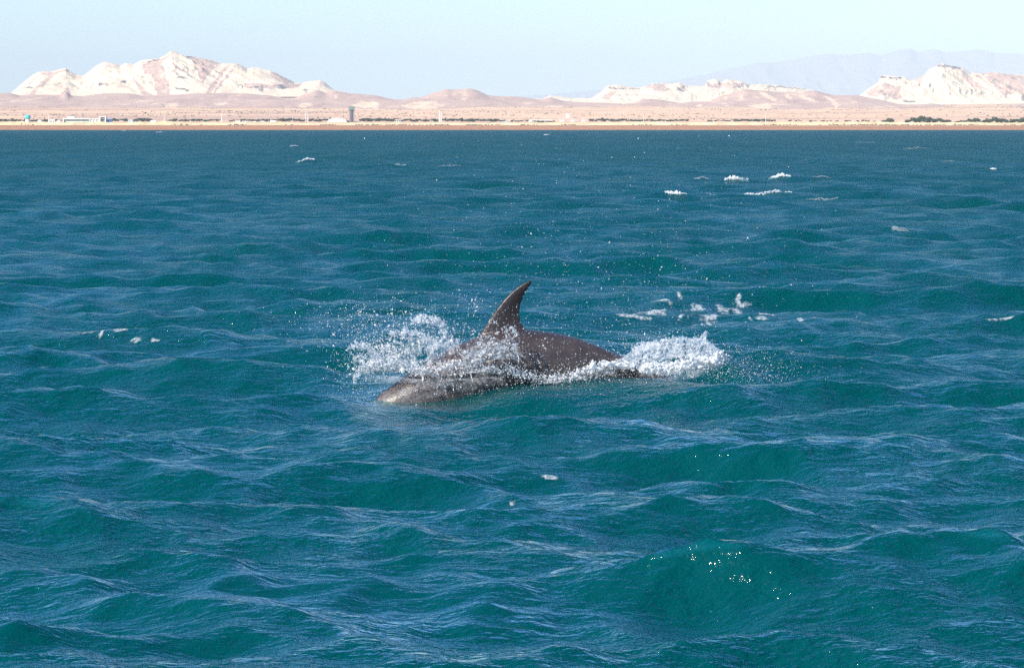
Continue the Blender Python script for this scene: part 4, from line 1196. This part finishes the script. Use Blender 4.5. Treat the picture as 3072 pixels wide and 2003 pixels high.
def splash_front():
    rg = np.random.default_rng(42)
    root = empty('splash', P(1280, 1150, 21.3)); tag(root, 'large white splash thrown up left of the fin, in front of the dolphin head', 'splash')
    bpy.context.view_layer.update()
    # dense froth
    A = along(rg, [(1060, 1115, 21.2), (1100, 1098, 21.2), (1150, 1098, 21.2), (1210, 1102, 21.17), (1270, 1110, 21.15), (1330, 1108, 21.14), (1400, 1096, 21.14), (1470, 1100, 21.14), (1530, 1112, 21.15), (1590, 1128, 21.17), (1650, 1138, 21.2), (1700, 1128, 21.22)], 4200, 26, 20, 1.8, 6.5, 0.035)
    A2 = along(rg, [(1240, 1112, 21.12), (1310, 1104, 21.1), (1370, 1080, 21.1), (1430, 1060, 21.12), (1500, 1045, 21.14), (1545, 1030, 21.16)], 1300, 26, 26, 1.8, 6.5, 0.03)
    B = region(rg, [(1075, 1075), (1100, 1040), (1150, 1030), (1200, 1040), (1230, 1075), (1250, 1100), (1200, 1115), (1110, 1112), (1080, 1100)], 1800, 21.3, 0.10, 2, 7.5, 0.50, 1)
    froth('froth', *cat(A, A2, B), rg, 0.0044, FOAM, root, 4)
    # thin sheets and ropes of water
    s1 = along(rg, [(1385, 1050, 21.5), (1362, 1030, 21.5), (1345, 1012, 21.5), (1334, 990, 21.5), (1322, 972, 21.5), (1300, 960, 21.48), (1270, 957, 21.46), (1240, 962, 21.45)], 900, 20, 14, 2, 8, 0.03)
    s2 = along(rg, [(1340, 1040, 21.45), (1300, 1020, 21.45), (1265, 1004, 21.42), (1230, 998, 21.4), (1195, 995, 21.4), (1170, 1002, 21.38)], 520, 12, 12, 2, 7, 0.03)
    s3 = along(rg, [(1150, 1085, 21.3), (1128, 1070, 21.3), (1112, 1050, 21.3), (1092, 1036, 21.3), (1068, 1034, 21.3), (1052, 1048, 21.3)], 520, 10, 12, 2, 7, 0.03)
    s4 = along(rg, [(1100, 1038, 21.28), (1140, 1020, 21.28), (1190, 1016, 21.3), (1240, 1014, 21.3)], 300, 8, 6, 1.5, 4, 0.02)
    s5 = along(rg, [(1180, 1022, 21.25), (1205, 1032, 21.25), (1228, 1052, 21.25), (1240, 1072, 21.25)], 300, 6, 6, 1.5, 4, 0.02)
    s6 = region(rg, [(1385, 1062), (1410, 1012), (1440, 1000), (1480, 1006), (1500, 985), (1535, 975), (1560, 1000), (1565, 1040), (1530, 1070), (1440, 1085)], 950, 21.16, 0.04, 1.6, 6.5, 0.60, 7, 20)
    s7 = region(rg, [(1260, 1040), (1330, 1010), (1370, 1030), (1390, 1055), (1330, 1072), (1280, 1095), (1245, 1085)], 700, 21.42, 0.07, 1.6, 7, 0.56, 9, 24)
    s8 = region(rg, [(1120, 1020), (1240, 980), (1340, 990), (1350, 1030), (1260, 1060), (1140, 1060)], 900, 21.4, 0.10, 1.5, 6, 0.60, 12, 22)
    s9 = along(rg, [(1063, 1150, 21.15), (1072, 1118, 21.18), (1095, 1105, 21.2)], 180, 9, 12, 2, 6, 0.02)
    q = cat(s1, s2, s3, s4, s5, s6, s7, s8, s9)
    froth('sheet', q[0], q[1] * 1.3, rg, 0.0046, VEIL, root, 6)
    water_sheet([(1225, 1122), (1290, 1126), (1350, 1126), (1420, 1120), (1500, 1122), (1590, 1136)], [(1235, 1092), (1300, 1086), (1360, 1068), (1420, 1046), (1480, 1026), (1530, 1008), (1580, 1040)], 21.14, 21.10, 3, root, 0.85, 0.3, 0.5)
    water_sheet([(1180, 1118), (1260, 1112), (1340, 1085), (1405, 1058)], [(1120, 1030), (1180, 992), (1240, 965), (1290, 954), (1330, 968), (1350, 1005), (1400, 1050)], 21.30, 21.45, 8, root, 0.62, 0.45, 0.25)
    water_sheet([(1080, 1122), (1140, 1120), (1200, 1118), (1260, 1118)], [(1038, 1055), (1070, 1030), (1110, 1034), (1150, 1014), (1200, 1010), (1245, 1050)], 21.22, 21.18, 12, root, 0.80, 0.4, 0.2)
    water_sheet([(1385, 1075), (1430, 1082), (1480, 1078), (1560, 1070)], [(1405, 1008), (1435, 994), (1470, 1000), (1510, 985), (1560, 1000)], 21.18, 21.12, 17, root, 0.62, 0.4, 0.3)
    water_sheet([(1090, 1125), (1250, 1135), (1400, 1132), (1520, 1130)], [(1060, 1160), (1200, 1165), (1300, 1172), (1420, 1160), (1500, 1145)], 21.12, 21.05, 23, root, 0.45, 0.5, 0.8)
    water_sheet([(1060, 1225), (1160, 1180), (1280, 1140), (1420, 1125), (1520, 1125)], [(1075, 1262), (1190, 1245), (1320, 1232), (1450, 1205), (1540, 1175)], 21.04, 20.98, 61, root, 0.20, 0.35, 0.6)
    # ropes of water falling in front of the flank
    for k, (a, b, c_, d, w) in enumerate([(1309, 1128, 1309, 1184, 4.5), (1326, 1134, 1337, 1186, 4), (1354, 1128, 1363, 1183, 3.5), (1271, 1128, 1266, 1150, 4), (1392, 1116, 1379, 1146, 4), (1412, 1116, 1418, 1140, 3.5), (1553, 1062, 1556, 1088, 3)]):
        mid = ((a + c_) / 2 + rg.uniform(-4, 4), (b + d) / 2)
        q = along(rg, [(a, b, 21.08), (mid[0], mid[1], 21.07), (c_, d, 21.07)], 70, w * 1.1, w * 0.4, 1.3, 3.6, 0.008)
        froth('water_rope', *q, rg, 0.0036, DROP, root, 1)
    d = cat(cloud(rg, 1170, 1020, 85, 55, 2300, 2.0, 0.45), cloud(rg, 1270, 985, 80, 38, 1500, 2.1, 0.45), cloud(rg, 1120, 1110, 75, 60, 1500, 1.8, 0.4, 21.15, 0.2), cloud(rg, 1470, 1010, 60, 36, 450, 2.3, 0.45, 21.05, 0.06),
            cloud(rg, 1350, 1130, 130, 32, 1300, 1.9, 0.4, 21.05, 0.08), cloud(rg, 1180, 1190, 100, 35, 1900, 1.25, 0.3, 20.98, 0.08), cloud(rg, 1060, 1040, 40, 60, 600, 1.9, 0.5))
    drops('droplets', *thin(d, rg), rg, root)
splash_front()

def splash_tail():
    rg = np.random.default_rng(77)
    root = empty('splash', P(2000, 1120, 21.5)); tag(root, 'rounded white water hump with a small spike, churned up behind the tail on the right', 'splash')
    bpy.context.view_layer.update()
    dome = [(1800, 1096), (1850, 1076), (1885, 1062), (1905, 1042), (1930, 1030), (1965, 1026), (1995, 1018), (2030, 1015), (2070, 1018), (2105, 1016), (2130, 1030), (2160, 1048), (2178, 1072), (2165, 1092), (2120, 1104), (2060, 1108), (2000, 1112), (1940, 1106), (1880, 1106), (1830, 1106)]
    A = region(rg, dome, 5000, 21.42, 0.11, 2.5, 9.5, 0.36, 3, 26)
    A2 = along(rg, [(1895, 1050, 21.4), (1930, 1034, 21.4), (1990, 1020, 21.4), (2050, 1017, 21.4), (2110, 1020, 21.4), (2150, 1046, 21.4), (2176, 1075, 21.4)], 700, 8, 8, 2, 8, 0.03)
    sp = along(rg, [(2104, 1026, 21.4), (2112, 1012, 21.4), (2117, 994, 21.4)], 220, 15, 3, 3, 6.5, 0.012)
    c1 = along(rg, [(1905, 1046, 21.4), (1912, 1030, 21.4), (1928, 1026, 21.4)], 60, 4, 3, 1.5, 3.5, 0.008)
    c2 = along(rg, [(2000, 1018, 21.4), (1993, 1006, 21.4), (2010, 1000, 21.4)], 50, 5, 3, 1.5, 3.5, 0.008)
    c3 = along(rg, [(2030, 1014, 21.4), (2016, 1004, 21.4), (2004, 998, 21.4)], 50, 4, 2, 1.5, 3, 0.008)
    c4 = along(rg, [(1984, 1012, 21.4), (1972, 1007, 21.4)], 30, 3, 2, 1.5, 3, 0.008)
    froth('hump', *cat(A, A2, sp, c1, c2, c3, c4), rg, 0.0048, VEIL, root, 5)
    water_sheet([(1800, 1108), (1880, 1110), (1980, 1112), (2080, 1108), (2190, 1098)], [(1815, 1092), (1870, 1064), (1912, 1038), (1960, 1022), (2010, 1014), (2060, 1016), (2100, 1014), (2116, 992), (2128, 1022), (2165, 1048), (2196, 1080)], 21.24, 21.36, 41, root, 0.85, 0.07, 0.15)
    water_sheet([(1900, 1112), (1980, 1116), (2060, 1114), (2130, 1108)], [(1925, 1136), (1985, 1152), (2050, 1150), (2110, 1134)], 21.12, 21.06, 47, root, 0.40, 0.4, 0.6)
    water_sheet([(1590, 1150), (1680, 1150), (1760, 1138), (1850, 1118)], [(1600, 1118), (1680, 1112), (1740, 1092), (1830, 1076)], 21.14, 21.18, 53, root, 0.75, 0.4, 0.4)
    B = along(rg, [(1935, 1103, 21.2), (1990, 1108, 21.2), (2045, 1100, 21.2), (2080, 1092, 21.2), (2130, 1082, 21.2), (2155, 1076, 21.22)], 2600, 16, 30, 2.5, 9.5, 0.03)
    B2 = along(rg, [(1700, 1130, 21.2), (1745, 1112, 21.2), (1790, 1096, 21.22), (1840, 1090, 21.24), (1890, 1096, 21.24), (1940, 1104, 21.22)], 1800, 22, 18, 1.8, 7, 0.03)
    B3 = along(rg, [(1600, 1140, 21.15), (1680, 1145, 21.15), (1760, 1135, 21.15), (1840, 1120, 21.15)], 500, 14, 12, 2, 6, 0.03)
    froth('froth', *cat(B, B2, B3), rg, 0.0056, FOAM, root, 9)
    C1 = region(rg, [(1920, 1112), (2090, 1112), (2110, 1130), (2040, 1150), (1960, 1140)], 320, 21.1, 0.03, 1.5, 6, 0.58, 5, 16)
    froth('sheet', *C1, rg, 0.0045, VEIL, root)
    d = cat(cloud(rg, 2010, 1060, 95, 30, 1400, 2.3, 0.4, 21.2, 0.06), cloud(rg, 2190, 1105, 75, 32, 1500, 1.7, 0.4), cloud(rg, 2110, 1140, 150, 30, 1300, 1.6, 0.35, 21.1, 0.2), cloud(rg, 1960, 1020, 110, 16, 350, 1.8, 0.4),
            cloud(rg, 2330, 1110, 90, 35, 600, 1.6, 0.35), cloud(rg, 1750, 1120, 110, 16, 900, 2.0, 0.4, 21.1, 0.05))
    drops('droplets', *thin(d, rg), rg, root)
splash_tail()

def flying_spray():
    rg = np.random.default_rng(5)
    a = cloud(rg, 1650, 1160, 260, 40, 1700, 1.5, 0.35, 21.0, 0.2)
    b = cloud(rg, 1800, 960, 240, 110, 900, 1.9, 0.35, 21.3, 0.5)
    c = cloud(rg, 1900, 780, 300, 130, 700, 1.9, 0.35, 21.3, 0.5)
    e = cloud(rg, 1560, 640, 330, 170, 320, 1.9, 0.35, 21.3, 0.5)
    f = cloud(rg, 1620, 1060, 110, 55, 450, 2.0, 0.4, 21.0, 0.1)
    g = cloud(rg, 1420, 905, 22, 22, 90, 2.2, 0.4, 21.6, 0.05)
    h = cloud(rg, 1020, 960, 110, 40, 500, 1.8, 0.4, 21.4, 0.4)
    o = drops('spray_droplets', *cat(a, b, c, e, f, g, h), rg)
flying_spray()

# ------------------------------------------------------------------ where a sight line meets the sea
def hit(px, py):
    z0 = 2.0 * F / max(py - HOR, 3)
    Ys = np.linspace(z0 * 0.76, z0 * 1.15, 380)
    q = np.array([P(px, py, y) for y in Ys])
    w = water_at(q[:, 0], q[:, 1], 0.03)
    k = np.argmax(q[:, 2] < w)
    return q[k, 0], q[k, 1], w[k]

def foam_patch(label, ells, cell=0.012, thr=0.0, seed=0, group=None, fx=7.0, fy=2.4):
    """Floating foam: low lacy cushions lying on the surface; ells are (px, py, half width, half height) in the picture."""
    x0 = y0 = 1e9; x1 = y1 = -1e9; E = []
    for (px, py, w, h) in ells:
        cx, cy, cz = hit(px, py)
        rx = w / F * cy; ry = max(h / F * cy * cy / 2.0 * 0.42, 0.05)
        E.append((cx, cy, rx, ry)); x0 = min(x0, cx - rx * 1.35); x1 = max(x1, cx + rx * 1.35); y0 = min(y0, cy - ry * 1.35); y1 = max(y1, cy + ry * 1.35)
    nx = min(int((x1 - x0) / cell), 380); ny = min(int((y1 - y0) / (cell * 2.2)), 380)
    xs, ys = np.linspace(x0, x1, nx), np.linspace(y0, y1, ny)
    X_, Y_ = np.meshgrid(xs, ys)
    m = np.full(X_.shape, -1.0)
    for cx, cy, rx, ry in E:
        m = np.maximum(m, 1 - ((X_ - cx) / rx) ** 2 - ((Y_ - cy) / ry) ** 2)
    nse = (ridged(X_ * fx + 1.2 * fbm(X_ * 3, Y_, 2, seed + 9), Y_ * fy, 3, seed) - 0.60) * 1.6
    hgt = np.clip(m, -1.2, 1) * 0.60 + nse * 1.9 - thr - 0.32
    keep = (hgt[:-1, :-1] > 0) | (hgt[1:, :-1] > 0) | (hgt[:-1, 1:] > 0) | (hgt[1:, 1:] > 0)
    keep &= (m[:-1, :-1] > -0.6)
    if not keep.any(): return
    Z = water(X_, Y_, 0.03)                        # follow the same displaced surface
    zz = Z[2] + 0.003 + 0.003 * np.clip(hgt, 0, 0.5)
    v = np.stack([Z[0], Z[1], zz], -1).reshape(-1, 3)
    f = grid_faces(ny, nx)[keep.ravel()]
    used, inv = np.unique(f, return_inverse=True)
    o = mesh_obj('foam_patch', v[used], inv.reshape(-1, 4), LACE)
    attr(o, 'dens', sstep(0.0, 0.55, hgt).ravel()[used])
    tag(o, label, 'foam', group, 'stuff')
foam_patch('largest lacy foam patch on the wave face behind the tail splash', [(1900, 952, 60, 9), (1960, 940, 70, 10), (2090, 948, 60, 14), (2100, 925, 40, 12), (2060, 960, 55, 8), (1990, 905, 30, 8), (2045, 895, 30, 7), (2110, 972, 50, 7)], seed=3, thr=0.10)
foam_patch('bright foam patch right of the largest lacy patch, on the same wave', [(2200, 938, 45, 9), (2180, 915, 35, 8), (2215, 905, 20, 5), (2230, 925, 30, 6)], seed=8, thr=0.02)
foam_patch('long thin foam streak running right from the lacy patches', [(2330, 945, 60, 5), (2400, 960, 55, 5), (2290, 960, 50, 4)], seed=14, thr=0.12)
foam_patch('faint foam patches on the wave at the far left', [(270, 1008, 25, 8), (310, 1020, 32, 7), (340, 1002, 45, 5), (410, 985, 22, 4), (400, 1032, 26, 5), (310, 1032, 14, 4), (210, 1030, 10, 4), (460, 1035, 14, 3)], seed=21, thr=0.12)
foam_patch('small foam flecks at the lower middle, in front of the dolphin', [(1420, 1393, 14, 5), (1515, 1518, 8, 3), (1660, 1450, 30, 4)], seed=31, thr=-0.05)
foam_patch('pale bubble patch on the crest at the far right edge', [(3000, 975, 50, 4), (2920, 967, 30, 3)], seed=41, thr=0.14)

def whitecap(px, py, w, h, label, faint=False):
    """A small breaking crest: heaped froth on top of a wave."""
    rg = np.random.default_rng(int(px * 7 + py))
    cx, cy, cz = hit(px, py + h * 0.4)
    S = cy / F; L = w * S * 1.25; H = h * S * 0.72
    n = int(np.clip(L / H * 130, 200, 1100))
    u = rg.uniform(-1, 1, n)
    env = (1 - u ** 2) ** 0.8 * (0.25 + 1.0 * vnoise(u * 8 + px, u * 0, 3))
    x = cx + u * L / 2; y = cy + rg.normal(0, 0.22 * H + 0.04, n) + 0.15 * L * fbm(u * 2 + px, u * 0, 2, 5)
    z = water_at(x, y) + rg.random(n) ** (1.8 if faint else 1.2) * H * env * 0.6
    r = np.clip(rg.uniform(0.04, 0.10, n) * H * (0.5 + env), 0.006, 0.06)
    o = froth('whitecap', np.stack([x, y, z], 1), r, rg, max(H * 0.09, 0.009), FILM if faint else FOAM, None)
    tag(o, label, 'whitecap', 'small breaking crests on the open water')
whitecap(2287, 574, 270, 17, 'longest and brightest whitecap on the right, low in the group above the lacy foam')
whitecap(2209, 530, 60, 12, 'left one of the two short bright whitecaps above the longest one')
whitecap(2339, 528, 56, 12, 'right one of the two short bright whitecaps above the longest one')
whitecap(2027, 575, 55, 13, 'dim round whitecap left of the longest one')
whitecap(2466, 594, 80, 7, 'low faint whitecap just right of and below the longest one', True)
whitecap(2107, 533, 40, 5, 'thin whitecap left of the two short bright ones', True)
whitecap(2466, 528, 44, 5, 'thin whitecap right of the two short bright ones', True)
whitecap(912, 476, 55, 11, 'brightest whitecap on the left half of the water')
whitecap(881, 437, 22, 4, 'tiny whitecap just above the brightest one on the left')
whitecap(1200, 494, 30, 6, 'small slanting whitecap right of the brightest one on the left', True)
whitecap(1342, 497, 70, 4, 'low pale whitecap between the left and right groups', True)
whitecap(2596, 425, 66, 4, 'thin flat whitecap near the shore at upper right', True)
whitecap(2740, 443, 95, 6, 'long whitecap right of the thin flat one near the shore', True)
whitecap(2846, 484, 30, 4, 'small whitecap near the right edge, left of the round one', True)
whitecap(2980, 505, 16, 9, 'small round whitecap nearest the right edge')
whitecap(1640, 403, 16, 4, 'tiny whitecap close under the beach at the middle')
whitecap(372, 391, 12, 3, 'tiny whitecap close under the beach at the left, left of two')
whitecap(478, 396, 22, 3, 'tiny whitecap close under the beach at the left, right of two')
whitecap(2700, 689, 42, 6, 'pale curl of foam on a crest at the right, below the whitecap group', True)
